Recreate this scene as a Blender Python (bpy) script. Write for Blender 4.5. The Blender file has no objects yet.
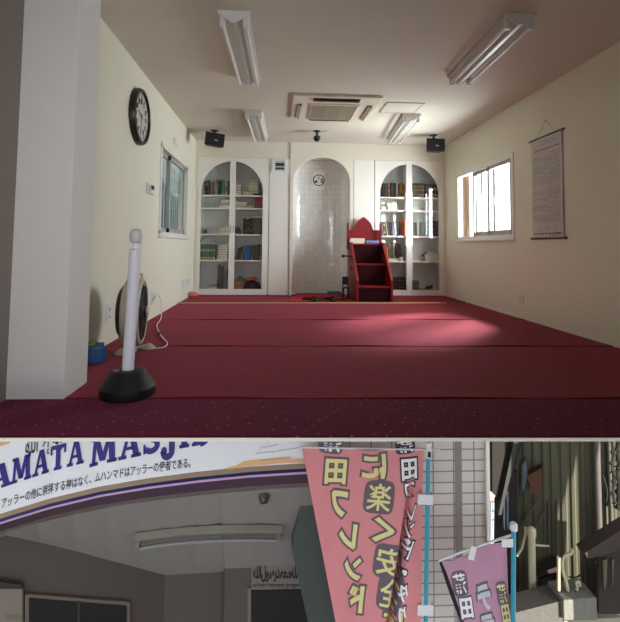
import bpy, bmesh, math, random
from mathutils import Vector, Matrix
random.seed(7)
sc = bpy.context.scene
COL = sc.collection

# ------------------------------------------------------------------ camera
F, PX, PY = 464.28, 303.24, 217.87
PIT, YAW, ROLL, HC = .060, .055, .010, .83
L, R, H, D = -1.383, 2.856, 2.573, 7.768
def _mul(A, B): return [[sum(A[i][k]*B[k][j] for k in range(3)) for j in range(3)] for i in range(3)]
c, s = math.cos(YAW), math.sin(YAW);  Ry = [[c,-s,0],[s,c,0],[0,0,1]]
c, s = math.cos(PIT), math.sin(PIT);  Rp = [[1,0,0],[0,c,s],[0,-s,c]]
c, s = math.cos(ROLL), math.sin(ROLL); Rr = [[c,0,s],[0,1,0],[-s,0,c]]
M = _mul(Rr, _mul(Rp, Ry))
RIGHT, FWD, UP = Vector(M[0]), Vector(M[1]), Vector(M[2])
CAM = Vector((0,0,HC))
cd = bpy.data.cameras.new('camera'); co = bpy.data.objects.new('camera', cd); COL.objects.link(co)
mw = Matrix.Identity(4)
for i in range(3):
    mw[i][0] = RIGHT[i]; mw[i][1] = UP[i]; mw[i][2] = -FWD[i]; mw[i][3] = CAM[i]
co.matrix_world = mw
cd.sensor_width = 36; cd.sensor_fit = 'AUTO'; cd.lens = F/622*36
cd.shift_x = (310-PX)/622; cd.shift_y = (PY-311)/622; cd.clip_start = .01
sc.camera = co

def P(u, v, x=None, y=None, z=None):
    d = RIGHT*((u-PX)/F) + FWD - UP*((v-PY)/F)
    if x is not None: t = x/d.x
    elif y is not None: t = y/d.y
    else: t = (z-HC)/d.z
    return CAM + d*t

# ------------------------------------------------------------------ materials
def lin(c):
    return tuple(((v/255)/12.92 if v/255 <= .04045 else (((v/255)+.055)/1.055)**2.4) for v in c)
MATS = {}
def mat(name, rgb, rough=.6, var=.06, scale=12, metal=0, bump=0, bscale=200, spec=.5, emit=0, trans=0, coat=0):
    if name in MATS: return MATS[name]
    m = bpy.data.materials.new(name); m.use_nodes = True
    n, l = m.node_tree.nodes, m.node_tree.links
    b = n['Principled BSDF']
    b.inputs['Roughness'].default_value = rough
    b.inputs['Metallic'].default_value = metal
    b.inputs['Specular IOR Level'].default_value = spec
    b.inputs['Coat Weight'].default_value = coat
    col = lin(rgb)
    tc = n.new('ShaderNodeTexCoord')
    nz = n.new('ShaderNodeTexNoise'); nz.inputs['Scale'].default_value = scale; nz.inputs['Detail'].default_value = 4
    l.new(tc.outputs['Object'], nz.inputs['Vector'])
    r = n.new('ShaderNodeMix'); r.data_type = 'RGBA'
    r.inputs[6].default_value = (*[x*(1-var) for x in col], 1); r.inputs[7].default_value = (*[min(1, x*(1+var)) for x in col], 1)
    l.new(nz.outputs['Fac'], r.inputs[0]); l.new(r.outputs[2], b.inputs['Base Color'])
    if bump:
        n2 = n.new('ShaderNodeTexNoise'); n2.inputs['Scale'].default_value = bscale
        l.new(tc.outputs['Object'], n2.inputs['Vector'])
        bp = n.new('ShaderNodeBump'); bp.inputs['Strength'].default_value = bump; bp.inputs['Distance'].default_value = .01
        l.new(n2.outputs['Fac'], bp.inputs['Height']); l.new(bp.outputs['Normal'], b.inputs['Normal'])
    if emit:
        b.inputs['Emission Color'].default_value = (*col, 1); b.inputs['Emission Strength'].default_value = emit
    MATS[name] = m
    return m

def glass(name, tint=(1,1,1), refl=.03, rough=.02):
    m = bpy.data.materials.new(name); m.use_nodes = True
    n, l = m.node_tree.nodes, m.node_tree.links
    n.remove(n['Principled BSDF'])
    o = n['Material Output']
    t = n.new('ShaderNodeBsdfTransparent'); t.inputs[0].default_value = (*tint, 1)
    g = n.new('ShaderNodeBsdfGlossy'); g.inputs['Roughness'].default_value = rough
    fr = n.new('ShaderNodeFresnel'); fr.inputs[0].default_value = 1.45
    ad = n.new('ShaderNodeMath'); ad.operation = 'ADD'; ad.inputs[1].default_value = refl
    l.new(fr.outputs[0], ad.inputs[0])
    geo = n.new('ShaderNodeNewGeometry'); inv = n.new('ShaderNodeMath'); inv.operation = 'SUBTRACT'; inv.inputs[0].default_value = 1
    l.new(geo.outputs['Backfacing'], inv.inputs[1])
    mu = n.new('ShaderNodeMath'); mu.operation = 'MULTIPLY'; l.new(ad.outputs[0], mu.inputs[0]); l.new(inv.outputs[0], mu.inputs[1])
    mx = n.new('ShaderNodeMixShader')
    l.new(mu.outputs[0], mx.inputs[0]); l.new(t.outputs[0], mx.inputs[1]); l.new(g.outputs[0], mx.inputs[2])
    l.new(mx.outputs[0], o.inputs[0])
    MATS[name] = m
    return m

def tiles(name, c1, c2, mortar, bw, bh, ms, rough=.3, offset=0.0, tiltbump=0.0, spec=.5, uvname=True):
    """rectangular tiles laid by the mesh's own UV (metres)"""
    m = bpy.data.materials.new(name); m.use_nodes = True
    n, l = m.node_tree.nodes, m.node_tree.links
    b = n['Principled BSDF']; b.inputs['Roughness'].default_value = rough; b.inputs['Specular IOR Level'].default_value = spec
    tc = n.new('ShaderNodeTexCoord'); br = n.new('ShaderNodeTexBrick')
    br.offset = offset; br.squash = 1
    br.inputs['Color1'].default_value = (*lin(c1), 1); br.inputs['Color2'].default_value = (*lin(c2), 1)
    br.inputs['Mortar'].default_value = (*lin(mortar), 1); br.inputs['Scale'].default_value = 1
    br.inputs['Mortar Size'].default_value = ms; br.inputs['Brick Width'].default_value = bw; br.inputs['Row Height'].default_value = bh
    br.inputs['Mortar Smooth'].default_value = .2; br.inputs['Bias'].default_value = 0
    l.new(tc.outputs['UV'], br.inputs['Vector']); l.new(br.outputs['Color'], b.inputs['Base Color'])
    bp = n.new('ShaderNodeBump'); bp.inputs['Strength'].default_value = .4; bp.inputs['Distance'].default_value = .004; bp.invert = True
    l.new(br.outputs['Fac'], bp.inputs['Height'])
    if tiltbump:
        # every tile set at its own slight tilt
        wn = n.new('ShaderNodeTexNoise'); wn.inputs['Scale'].default_value = 14; wn.inputs['Detail'].default_value = 1
        l.new(tc.outputs['UV'], wn.inputs['Vector'])
        b2 = n.new('ShaderNodeBump'); b2.inputs['Strength'].default_value = tiltbump; b2.inputs['Distance'].default_value = .01
        l.new(wn.outputs['Fac'], b2.inputs['Height']); l.new(bp.outputs['Normal'], b2.inputs['Normal'])
        l.new(b2.outputs['Normal'], b.inputs['Normal'])
    else:
        l.new(bp.outputs['Normal'], b.inputs['Normal'])
    MATS[name] = m
    return m

def carpet(name, rgb, dots=None):
    m = bpy.data.materials.new(name); m.use_nodes = True
    n, l = m.node_tree.nodes, m.node_tree.links
    b = n['Principled BSDF']; b.inputs['Roughness'].default_value = .95; b.inputs['Specular IOR Level'].default_value = .15
    b.inputs['Sheen Weight'].default_value = .25; b.inputs['Sheen Roughness'].default_value = .5
    b.inputs['Sheen Tint'].default_value = (*lin((235,130,170)), 1)
    tc = n.new('ShaderNodeTexCoord')
    mp = n.new('ShaderNodeMapping'); mp.inputs['Scale'].default_value = (1, 3, 1)
    l.new(tc.outputs['Object'], mp.inputs['Vector'])
    nz = n.new('ShaderNodeTexNoise'); nz.inputs['Scale'].default_value = 5; nz.inputs['Detail'].default_value = 8; nz.inputs['Roughness'].default_value = .7
    l.new(mp.outputs[0], nz.inputs['Vector'])
    col = lin(rgb)
    r = n.new('ShaderNodeMix'); r.data_type = 'RGBA'
    r.inputs[6].default_value = (*[x*.72 for x in col], 1); r.inputs[7].default_value = (*[x*1.28 for x in col], 1)
    l.new(nz.outputs['Fac'], r.inputs[0]); out = r.outputs[2]
    if dots:
        vo = n.new('ShaderNodeTexVoronoi'); vo.inputs['Scale'].default_value = dots[1]; vo.inputs['Randomness'].default_value = .25
        mp2 = n.new('ShaderNodeMapping'); mp2.inputs['Rotation'].default_value = (0, 0, .6)
        l.new(tc.outputs['Object'], mp2.inputs['Vector']); l.new(mp2.outputs[0], vo.inputs['Vector'])
        lt = n.new('ShaderNodeMath'); lt.operation = 'LESS_THAN'; lt.inputs[1].default_value = .085
        l.new(vo.outputs['Distance'], lt.inputs[0])
        x = n.new('ShaderNodeMix'); x.data_type = 'RGBA'; x.inputs[7].default_value = (*lin(dots[0]), 1)
        l.new(lt.outputs[0], x.inputs[0]); l.new(out, x.inputs[6]); out = x.outputs[2]
    l.new(out, b.inputs['Base Color'])
    n2 = n.new('ShaderNodeTexNoise'); n2.inputs['Scale'].default_value = 250
    l.new(tc.outputs['Object'], n2.inputs['Vector'])
    bp = n.new('ShaderNodeBump'); bp.inputs['Strength'].default_value = .5; bp.inputs['Distance'].default_value = .006
    l.new(n2.outputs['Fac'], bp.inputs['Height']); l.new(bp.outputs['Normal'], b.inputs['Normal'])
    MATS[name] = m
    return m

# ------------------------------------------------------------------ mesh builder
class MB:
    def __init__(s): s.v = []; s.f = []; s.uv = None
    def add(s, vs, fs):
        o = len(s.v); s.v += [Vector(a) for a in vs]; s.f += [[o+i for i in f] for f in fs]; return s
    def box(s, x0, x1, y0, y1, z0, z1):
        return s.add([(x0,y0,z0),(x1,y0,z0),(x1,y1,z0),(x0,y1,z0),(x0,y0,z1),(x1,y0,z1),(x1,y1,z1),(x0,y1,z1)],
            [(0,3,2,1),(4,5,6,7),(0,1,5,4),(1,2,6,5),(2,3,7,6),(3,0,4,7)])
    def obox(s, c, size, rot=(0,0,0)):
        from mathutils import Euler
        m = Euler(rot).to_matrix(); c = Vector(c); a, b, d = [q/2 for q in size]
        vs = [c + m @ Vector(p) for p in [(-a,-b,-d),(a,-b,-d),(a,b,-d),(-a,b,-d),(-a,-b,d),(a,-b,d),(a,b,d),(-a,b,d)]]
        return s.add(vs, [(0,3,2,1),(4,5,6,7),(0,1,5,4),(1,2,6,5),(2,3,7,6),(3,0,4,7)])
    def prism(s, pts, ext):
        pts = [Vector(p) for p in pts]; e = Vector(ext); n = len(pts)
        nrm = Vector((0,0,0))
        for i in range(n): nrm += pts[i].cross(pts[(i+1) % n])
        if nrm.dot(e) > 0: pts.reverse()
        return s.add(pts + [p+e for p in pts], [list(range(n)), list(range(2*n-1, n-1, -1))] +
            [(i, n+i, n+(i+1) % n, (i+1) % n) for i in range(n)])
    def tube(s, pts, r, n=10, caps=True):
        pts = [Vector(p) for p in pts]; rs = r if isinstance(r, (list, tuple)) else [r]*len(pts)
        vs = []; prev = None
        for i, p in enumerate(pts):
            t = (pts[min(i+1, len(pts)-1)] - pts[max(i-1, 0)]).normalized()
            if prev is None:
                a = Vector((0,0,1)) if abs(t.z) < .9 else Vector((1,0,0))
                a = (a - t*a.dot(t)).normalized()
            else:
                a = prev - t*prev.dot(t)
                a = a.normalized() if a.length > 1e-6 else t.orthogonal().normalized()
            prev = a; b = t.cross(a)
            for k in range(n):
                q = 2*math.pi*k/n; vs.append(p + (a*math.cos(q) + b*math.sin(q))*rs[i])
        fs = [(i*n+k, i*n+(k+1) % n, (i+1)*n+(k+1) % n, (i+1)*n+k) for i in range(len(pts)-1) for k in range(n)]
        if caps: fs += [list(range(n-1, -1, -1)), [(len(pts)-1)*n+k for k in range(n)]]
        return s.add(vs, fs)
    def lathe(s, prof, c=(0,0,0), axis=(0,0,1), n=28):
        """prof: (radius, height) along axis"""
        ax = Vector(axis).normalized(); a = ax.orthogonal().normalized(); b = ax.cross(a); c = Vector(c)
        vs = []; 
        for r, h in prof:
            for k in range(n):
                q = 2*math.pi*k/n; vs.append(c + ax*h + (a*math.cos(q)+b*math.sin(q))*max(r, 1e-4))
        m = len(prof)
        fs = [(i*n+k, i*n+(k+1) % n, (i+1)*n+(k+1) % n, (i+1)*n+k) for i in range(m-1) for k in range(n)]
        fs += [list(range(n-1, -1, -1)), [(m-1)*n+k for k in range(n)]]
        return s.add(vs, fs)
    def ell(s, c, r, n=14, m=9):
        c = Vector(c)
        prof = [(math.sin(math.pi*i/m), -math.cos(math.pi*i/m)) for i in range(m+1)]
        vs = [c + Vector((max(p,1e-4)*math.cos(2*math.pi*k/n)*r[0], max(p,1e-4)*math.sin(2*math.pi*k/n)*r[1], h*r[2])) for p, h in prof for k in range(n)]
        fs = [(i*n+k, i*n+(k+1) % n, (i+1)*n+(k+1) % n, (i+1)*n+k) for i in range(m) for k in range(n)]
        return s.add(vs, fs)
    def grid(s, fn, nu, nv, thick=None):
        """fn(a,b) -> point, a,b in 0..1; thick: vector function or Vector"""
        vs = [Vector(fn(i/nu, j/nv)) for j in range(nv+1) for i in range(nu+1)]
        w = nu+1
        fs = [(j*w+i, j*w+i+1, (j+1)*w+i+1, (j+1)*w+i) for j in range(nv) for i in range(nu)]
        if thick is None: return s.add(vs, fs)
        N = len(vs); t = Vector(thick)
        vs2 = vs + [p+t for p in vs]
        f2 = fs + [tuple(N+q for q in reversed(f)) for f in fs]
        for i in range(nu):
            f2 += [(i+1, i, N+i, N+i+1), (nv*w+i, nv*w+i+1, N+nv*w+i+1, N+nv*w+i)]
        for j in range(nv):
            f2 += [(j*w, (j+1)*w, N+(j+1)*w, N+j*w), ((j+1)*w+nu, j*w+nu, N+j*w+nu, N+(j+1)*w+nu)]
        return s.add(vs2, f2)

def root_loc(p):
    while p.parent: p = p.parent
    return Vector(p.get('_loc', p.location))

def build(name, mb, m, parent=None, smooth=False, bevel=0, uvfn=None, origin=None):
    me = bpy.data.meshes.new(name)
    if parent is not None: off = root_loc(parent)
    elif origin is not None: off = Vector(origin)
    else:
        xs = [v.x for v in mb.v]; ys = [v.y for v in mb.v]; zs = [v.z for v in mb.v]
        off = Vector(((min(xs)+max(xs))/2, (min(ys)+max(ys))/2, min(zs)))
    me.from_pydata([v-off for v in mb.v], [], mb.f)
    bm = bmesh.new(); bm.from_mesh(me)
    bmesh.ops.recalc_face_normals(bm, faces=bm.faces)
    if bevel:
        ed = [e for e in bm.edges if len(e.link_faces) == 2 and e.calc_face_angle(0) > .6]
        try: bmesh.ops.bevel(bm, geom=ed, offset=bevel, segments=2, affect='EDGES', profile=.6, clamp_overlap=True)
        except Exception: pass
    bm.to_mesh(me); bm.free()
    if uvfn:
        uv = me.uv_layers.new(name='UVMap')
        for lp in me.loops: uv.data[lp.index].uv = uvfn(me.vertices[lp.vertex_index].co + off)
    if smooth:
        me.polygons.foreach_set('use_smooth', [True]*len(me.polygons))
        try: me.set_sharp_from_angle(angle=math.radians(40))
        except Exception: pass
    me.materials.append(m)
    o = bpy.data.objects.new(name, me); COL.objects.link(o)
    if parent is not None: o.parent = parent
    else: o.location = off; o['_loc'] = list(off)
    return o
def tag(o, label, cat, group=None, kind=None):
    o['label'] = label; o['category'] = cat
    if group: o['group'] = group
    if kind: o['kind'] = kind
    return o
def thing(name, loc, label, cat, group=None):
    o = bpy.data.objects.new(name, None); COL.objects.link(o); o.empty_display_size = .1
    o.location = loc; o['_loc'] = list(loc)
    return tag(o, label, cat, group)
def struct(name, mb, m, parent=None, **k):
    o = build(name, mb, m, parent, **k)
    if parent is None: o['kind'] = 'structure'
    return o

# text as flat mesh data: list of (verts2d, faces), width, normalised to height units
def text2d(txt, offset=0.0, size=1.0):
    cu = bpy.data.curves.new('t', 'FONT'); cu.body = txt; cu.size = size; cu.offset = offset; cu.resolution_u = 4
    ob = bpy.data.objects.new('t', cu); COL.objects.link(ob)
    dg = bpy.context.evaluated_depsgraph_get(); dg.update()
    me = bpy.data.meshes.new_from_object(ob.evaluated_get(dg))
    vs = [(v.co.x, v.co.y) for v in me.vertices]; fs = [list(p.vertices) for p in me.polygons]
    bpy.data.objects.remove(ob); bpy.data.meshes.remove(me); bpy.data.curves.remove(cu)
    return vs, fs
def bbox2(vs):
    xs = [v[0] for v in vs]; ys = [v[1] for v in vs]
    return min(xs), max(xs), min(ys), max(ys)
def cut2d(vs, fs, step):
    bm = bmesh.new(); bv = [bm.verts.new((x, y, 0)) for x, y in vs]
    for f in fs:
        try: bm.faces.new([bv[i] for i in f])
        except Exception: pass
    x0, x1, y0, y1 = bbox2(vs)
    for ax, a, b in ((0, x0, x1), (1, y0, y1)):
        k = a + step
        while k < b:
            no = (1,0,0) if ax == 0 else (0,1,0); cop = (k,0,0) if ax == 0 else (0,k,0)
            bmesh.ops.bisect_plane(bm, geom=bm.verts[:]+bm.edges[:]+bm.faces[:], plane_co=cop, plane_no=no)
            k += step
    bm.verts.index_update()
    o = [(v.co.x, v.co.y) for v in bm.verts]; f = [[v.index for v in q.verts] for q in bm.faces]; bm.free()
    return o, f

WHITE = mat('white_paint', (238,235,226), .45, .02)
WHITE_GLOSS = mat('white_enamel', (236,234,230), .3, .02)
PLASTIC_W = mat('white_plastic', (232,232,232), .35, .02)
BLACK = mat('black_plastic', (22,22,24), .45, .1)
RUBBER = mat('black_rubber', (20,20,21), .55, .15)
WALLM = mat('cream_wallpaper', (232,231,213), .85, .025, 6, bump=.12, bscale=160)
CEILM = mat('ceiling_paper', (216,209,196), .9, .03, 5, bump=.15, bscale=120)
STEEL = mat('brushed_steel', (170,170,172), .35, .05, metal=.8)
ALU = mat('aluminium_frame', (176,174,170), .4, .04, metal=0)
GLASS = glass('clear_glass')
DGLASS = glass('window_glass', (.92,.96,.95), .05)
exec_parts = []

# ================================================================== UPPER ROOM : setting
A = P(-10, 438.2, z=0); B = P(640, 438.2, z=0)
def edge_y(x): return A.y + (B.y-A.y)*(x-A.x)/(B.x-A.x)
YR = -.6                                # wall behind the viewer
TH = .014
XL2 = P(7, 399.5, z=0).x                 # left wall near the viewer
pil_y0 = P(40, 400, z=0).y; pil_x1 = P(63.5, 400, z=0).x; pil_y1 = P(88, 383, z=0).y
FLOORM = mat('plywood_subfloor', (96,80,64), .8, .1)
mb = MB(); x0, x1 = XL2-.12, R+.12
mb.prism([(x0, edge_y(x0)+.004, -TH), (x1, edge_y(x1)+.004, -TH), (x1, D+.6, -TH), (x0, D+.6, -TH)], (0,0,TH))
struct('floor', mb, FLOORM)
mb = MB(); mb.prism([(x0, edge_y(x0), -TH), (x1, edge_y(x1), -TH), (x1, edge_y(x1)+.0039, -TH), (x0, edge_y(x0)+.0039, -TH)], (0,0,TH+.001))
struct('trim_1', mb, WHITE)
mb = MB(); mb.box(x0, x1, YR-.12, .86, -.1, 0); struct('floor_rear', mb, FLOORM)
mb = MB(); mb.box(x0, x1, YR-.12, D+.12, H, H+.1); struct('ceiling', mb, CEILM)

# left wall with its window opening
wl = dict(y0=P(160.3,190,x=L).y, y1=P(187.0,190,x=L).y, z1=P(160,143.5,x=L).z, z0=P(158,233,x=L).z)
def wall_with_hole(name, xa, xb, ya, yb, hole, m):
    mb = MB()
    mb.box(xa, xb, ya, hole['y0'], 0, H); mb.box(xa, xb, hole['y1'], yb, 0, H)
    mb.box(xa, xb, hole['y0'], hole['y1'], 0, hole['z0']); mb.box(xa, xb, hole['y0'], hole['y1'], hole['z1'], H)
    return struct(name, mb, m)
wall_with_hole('wall_left', L-.13, L, pil_y0+.1, D, wl, WALLM)
PILM = mat('pillar_paint', (224,221,219), .8, .03, 8)
mb = MB(); mb.box(XL2-.02, pil_x1, pil_y0, pil_y1, 0, H); struct('wall_pillar', mb, PILM, bevel=.004)
mb = MB(); mb.box(XL2-.12, XL2, YR, pil_y0, 0, H); struct('wall_left_near', mb, mat('near_wall_taupe', (142,134,128), .8, .03))  # coloured darker than the cream of the other walls
# right wall
wr = dict(y0=P(513.0,200,x=R).y, y1=P(458.5,200,x=R).y, z1=P(512,156,x=R).z, z0=P(513,236,x=R).z)
wall_with_hole('wall_right', R, R+.06, YR, D, wr, WALLM)
# wall behind the viewer with the entrance opening
mb = MB(); ex0, ex1, ez = -.2, 1.0, 2.05
mb.box(XL2-.12, ex0, YR-.12, YR, 0, H); mb.box(ex1, R+.13, YR-.12, YR, 0, H); mb.box(ex0, ex1, YR-.12, YR, ez, H)
mb.box(ex1+.02, ex1+.14, YR-4, YR-.12, -.1, H); mb.box(ex0-.14, ex0-.02, YR-4, YR-.12, -.1, H); mb.box(ex0-.14, ex1+.14, YR-4, YR-.12, H, H+.1); mb.box(ex0-.14, ex1+.14, YR-4.1, YR-4, -.1, H); mb.box(ex0-.14, ex1+.14, YR-4, YR-.12, -.1, 0)  # closed box added outside the opening to keep the sun out
struct('wall_rear', mb, WALLM)

# back wall: built-in cabinets and niche
def XB(u, v=230): return P(u, v, y=D).x
def ZB(v, u=320): return P(u, v, y=D).z
cl0, cl1 = XB(196.6), XB(268.3); pl0, pl1 = XB(268.8), XB(289.2)
pr0, pr1 = XB(353.6), XB(374.4); cr0, cr1 = XB(374.9), XB(444.2)
ctop = (ZB(157.5, 232) + ZB(161, 410))/2
mb = MB()
mb.box(L, cl0-.004, D, D+.1, 0, H)
mb.box(cl0-.004, pl1+.004, D, D+.1, ctop+.004, H)
mb.box(pr0-.004, cr1+.004, D, D+.1, ctop+.004, H)
mb.box(cr1+.004, R, D, D+.1, 0, H)
mb.box(L, R, D+.62, D+.7, 0, H)
# arch surround, standing 2 cm proud
ax0, ax1 = XB(292.8), XB(349.8); acx = (ax0+ax1)/2; arx = (ax1-ax0)/2
az1 = ZB(157.3); arz = 25/F*D; azs = az1-arz
nx0, nx1 = pl1+.006, pr0-.006
mb.box(nx0, ax0, D-.02, D+.1, 0, H); mb.box(ax1, nx1, D-.02, D+.1, 0, H)
N = 32
for i in range(N):
    a0, a1 = math.pi*(1-i/N), math.pi*(1-(i+1)/N)
    xa, xb = acx+arx*math.cos(a0), acx+arx*math.cos(a1); za, zb = azs+arz*math.sin(a0), azs+arz*math.sin(a1)
    mb.prism([(xa, D-.02, za), (xb, D-.02, zb), (xb, D-.02, H), (xa, D-.02, H)], (0,.12,0))
BACKM = mat('back_wall_paper', (232,226,212), .8, .02, 6)
struct('wall_back', mb, BACKM)
TILE = tiles('niche_tiles', (240,240,238), (230,230,228), (216,215,211), .08, .092, .0035, .1, 0, .35, 1.0)
mb = MB(); dep = .36
def spow(v, e): return math.copysign(abs(v)**e, v)
def nic(a, b):
    th = math.pi*(1-a); return (acx+(arx+.004)*spow(math.cos(th), .62), D+.08+dep*spow(math.sin(th), .45), b*(az1+.03))
mb.grid(nic, 72, 12)
def nuv(p):
    k = (p.y-D-.08)/dep; o = max(0, 1-k)*.22*(1 if p.x > acx else -1); return (p.x-acx+o+8.02, p.z)
struct('wall_niche', mb, TILE, smooth=True, uvfn=nuv)
mb = MB(); mb.box(ax0-.02, ax1+.02, D+.08, D+.55, az1+.03, az1+.06); struct('wall_niche_top', mb, BACKM)

# ------------------------------------------------------------------ carpets
RED = carpet('red_carpet_pile', (118,36,35)); RED2 = carpet('crimson_carpet_pile', (116,26,36))
MAROON = carpet('maroon_carpet_pile', (76,10,34), ((170,90,90), 15))
def carpet_strip(va, vb, m, label, gap=.006, th=.007, ripple=.004):
    xa, xb = L+.004, R-.004
    ya0, ya1 = P(20, va, z=0).y, P(600, va, z=0).y
    if vb: yb0, yb1 = P(20, vb, z=0).y, P(600, vb, z=0).y
    else: yb0 = yb1 = D-.004
    X0, X1 = P(20, va, z=0).x, P(600, va, z=0).x
    def fn(a, b):
        left = xa
        if vb == 347.2 and ya0+(yb0-ya0)*b < pil_y1+.01: left = pil_x1+.004
        x = left+(xb-left)*a; t = (x-X0)/(X1-X0)
        y0 = ya0+(ya1-ya0)*t+gap; y1 = (yb0+(yb1-yb0)*t-gap) if vb else yb0
        y = y0+(y1-y0)*b
        y += ripple*math.sin(x*9+va)*(1-b)
        z = th+ (.004*math.sin(x*5.1+va*.7)+.004)*math.exp(-((b)/.06)**2)
        return (x, y, z)
    mb = MB(); mb.grid(fn, 60, 14)
    N = len(mb.v); vs = list(mb.v)
    # skirt down to the floor round the edge
    w = 61
    ring = [i for i in range(w)] + [j*w+60 for j in range(1, 15)] + [14*w+i for i in range(59, -1, -1)] + [j*w for j in range(13, 0, -1)]
    for i in ring: mb.v.append(Vector((vs[i].x, vs[i].y, 0.0005)))
    n = len(ring)
    for k in range(n): mb.f.append([ring[k], N+k, N+(k+1) % n, ring[(k+1) % n]])
    o = build('carpet', mb, m); return tag(o, label, 'carpet')
carpet_strip(399.8, 347.2, RED, 'wide plain red carpet strip nearest the front, beside the white bollard post')
carpet_strip(347.2, 320.5, RED, 'plain red carpet strip the fan cord runs over, second strip from the front')
carpet_strip(320.5, 303.6, RED, 'plain red carpet strip in front of the gold edging line')
carpet_strip(302.6, None, RED2, 'crimson carpet strip along the bookcases, behind the gold edging line', gap=.012)
mb = MB(); x0, x1 = XL2+.004, R-.004
def fr(a, b):
    x = x0+(x1-x0)*a; y0 = edge_y(x)+.006; t = (x-P(20,400,z=0).x)/(P(600,400,z=0).x-P(20,400,z=0).x)
    y1 = P(20,400.4,z=0).y+(P(600,400.4,z=0).y-P(20,400.4,z=0).y)*t
    y1 = min(y1, pil_y0-.006) if x < pil_x1+.02 else y1
    return (x, y0+(y1-y0)*b, .0065)
mb.grid(fr, 30, 4, thick=(0,0,-.006))
tag(build('carpet', mb, MAROON), 'dark maroon foreground carpet with a pattern of tiny pale dots', 'carpet')
mb = MB(); pts = []
for i in range(61):
    u = 146+300*i/60; p = P(u, 303.2, z=.01); pts.append((p.x, p.y+.004*math.sin(i*1.7), .012))
mb.tube(pts, .012, 6)
ROPE = mat('gold_braid', (196,160,112), .7, .35, 90)
tag(build('edging_cord', mb, ROPE), 'thin gold edging cord lying across the red carpet before the bookcases', 'cord')

# ------------------------------------------------------------------ windows
def window(name, wall, hole, frames, sgn, fd=.10):
    """sgn +1: outside is +x"""
    x = wall; m = MB(); t = .035
    xa, xb = sorted((x-.012*sgn, x+fd*sgn))
    for (a, b, c_, d_) in ((hole['y0']-t, hole['y1']+t, hole['z1']-.02, hole['z1']+t), (hole['y0']-t, hole['y1']+t, hole['z0']-t, hole['z0']+.02),
                       (hole['y0']-t, hole['y0']+.02, hole['z0'], hole['z1']), (hole['y1']-.02, hole['y1']+t, hole['z0'], hole['z1'])):
        m.box(xa, xb, a, b, c_, d_)
    xs, xe = sorted((x-.03*sgn, x))
    m.box(xs, xe, hole['y0']-t-.02, hole['y1']+t+.02, hole['z0']-t-.015, hole['z0']-t+.008)
    w = struct(name, m, WHITE_GLOSS)
    w['kind'] = 'structure'
    for (ya, yb, off, hasglass) in frames:
        f = MB(); za, zb = hole['z0']+.02, hole['z1']-.02; t2 = .05
        fa, fb = sorted((x+off*sgn, x+(off+.025)*sgn))
        f.box(fa, fb, ya, yb, za, za+t2+.01); f.box(fa, fb, ya, yb, zb-t2, zb); f.box(fa, fb, ya, ya+t2, za, zb); f.box(fa, fb, yb-t2, yb, za, zb)
        so = build('sash', f, ALU, w)
        g = MB(); g.box((fa+fb)/2-.002, (fa+fb)/2+.002, ya+t2, yb-t2, za+t2, zb-t2); build('pane', g, DGLASS, so)
        k = MB(); k.box(*sorted((x+(off-.012)*sgn, x+off*sgn)), (ya+.004 if off < .05 else yb-.028), (ya+.028 if off < .05 else yb-.004), (za+zb)/2-.06, (za+zb)/2+.04); build('catch', k, STEEL, so)
    return w
ym = (wl['y0']+wl['y1'])/2
window('window_1', L, wl, [(wl['y0']+.02, ym-.12, .06, True), (ym-.2, wl['y1']-.02, .03, True)], -1)
yy0, yy1 = wr['y0'], wr['y1']; W = yy1-yy0
window('window_2', R, wr, [(yy0+.02, yy0+W*.40, .0, True), (yy0+W*.30, yy0+W*.66, .022, True), (yy0+W*.55, yy0+W*.74, .044, True)], 1, .055)
# timber post of the neighbouring house standing outside the right window
mb = MB(); pp = P(466, 210, x=R+.12); mb.box(R+.12, R+.135, pp.y-.14, pp.y+.14, -3, 3.2)
tag(build('timber_post', mb, mat('brown_timber', (126,98,76), .7, .2)), 'brown timber post seen outside the far end of the bright right window', 'post')
# pale neighbour house outside the left window, clad in vertical boards
mb = MB(); mb.box(L-1.3, L-1.2, 2.5, 16, -3, 4.2)
for k in range(60): mb.box(L-1.2, L-1.185, 2.6+k*.22, 2.72+k*.22, -3, 4.2)
tag(build('neighbour_house', mb, mat('blue_grey_siding', (74,86,86), .6, .1)), 'blue grey board-clad house wall seen through the left window', 'house')

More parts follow.
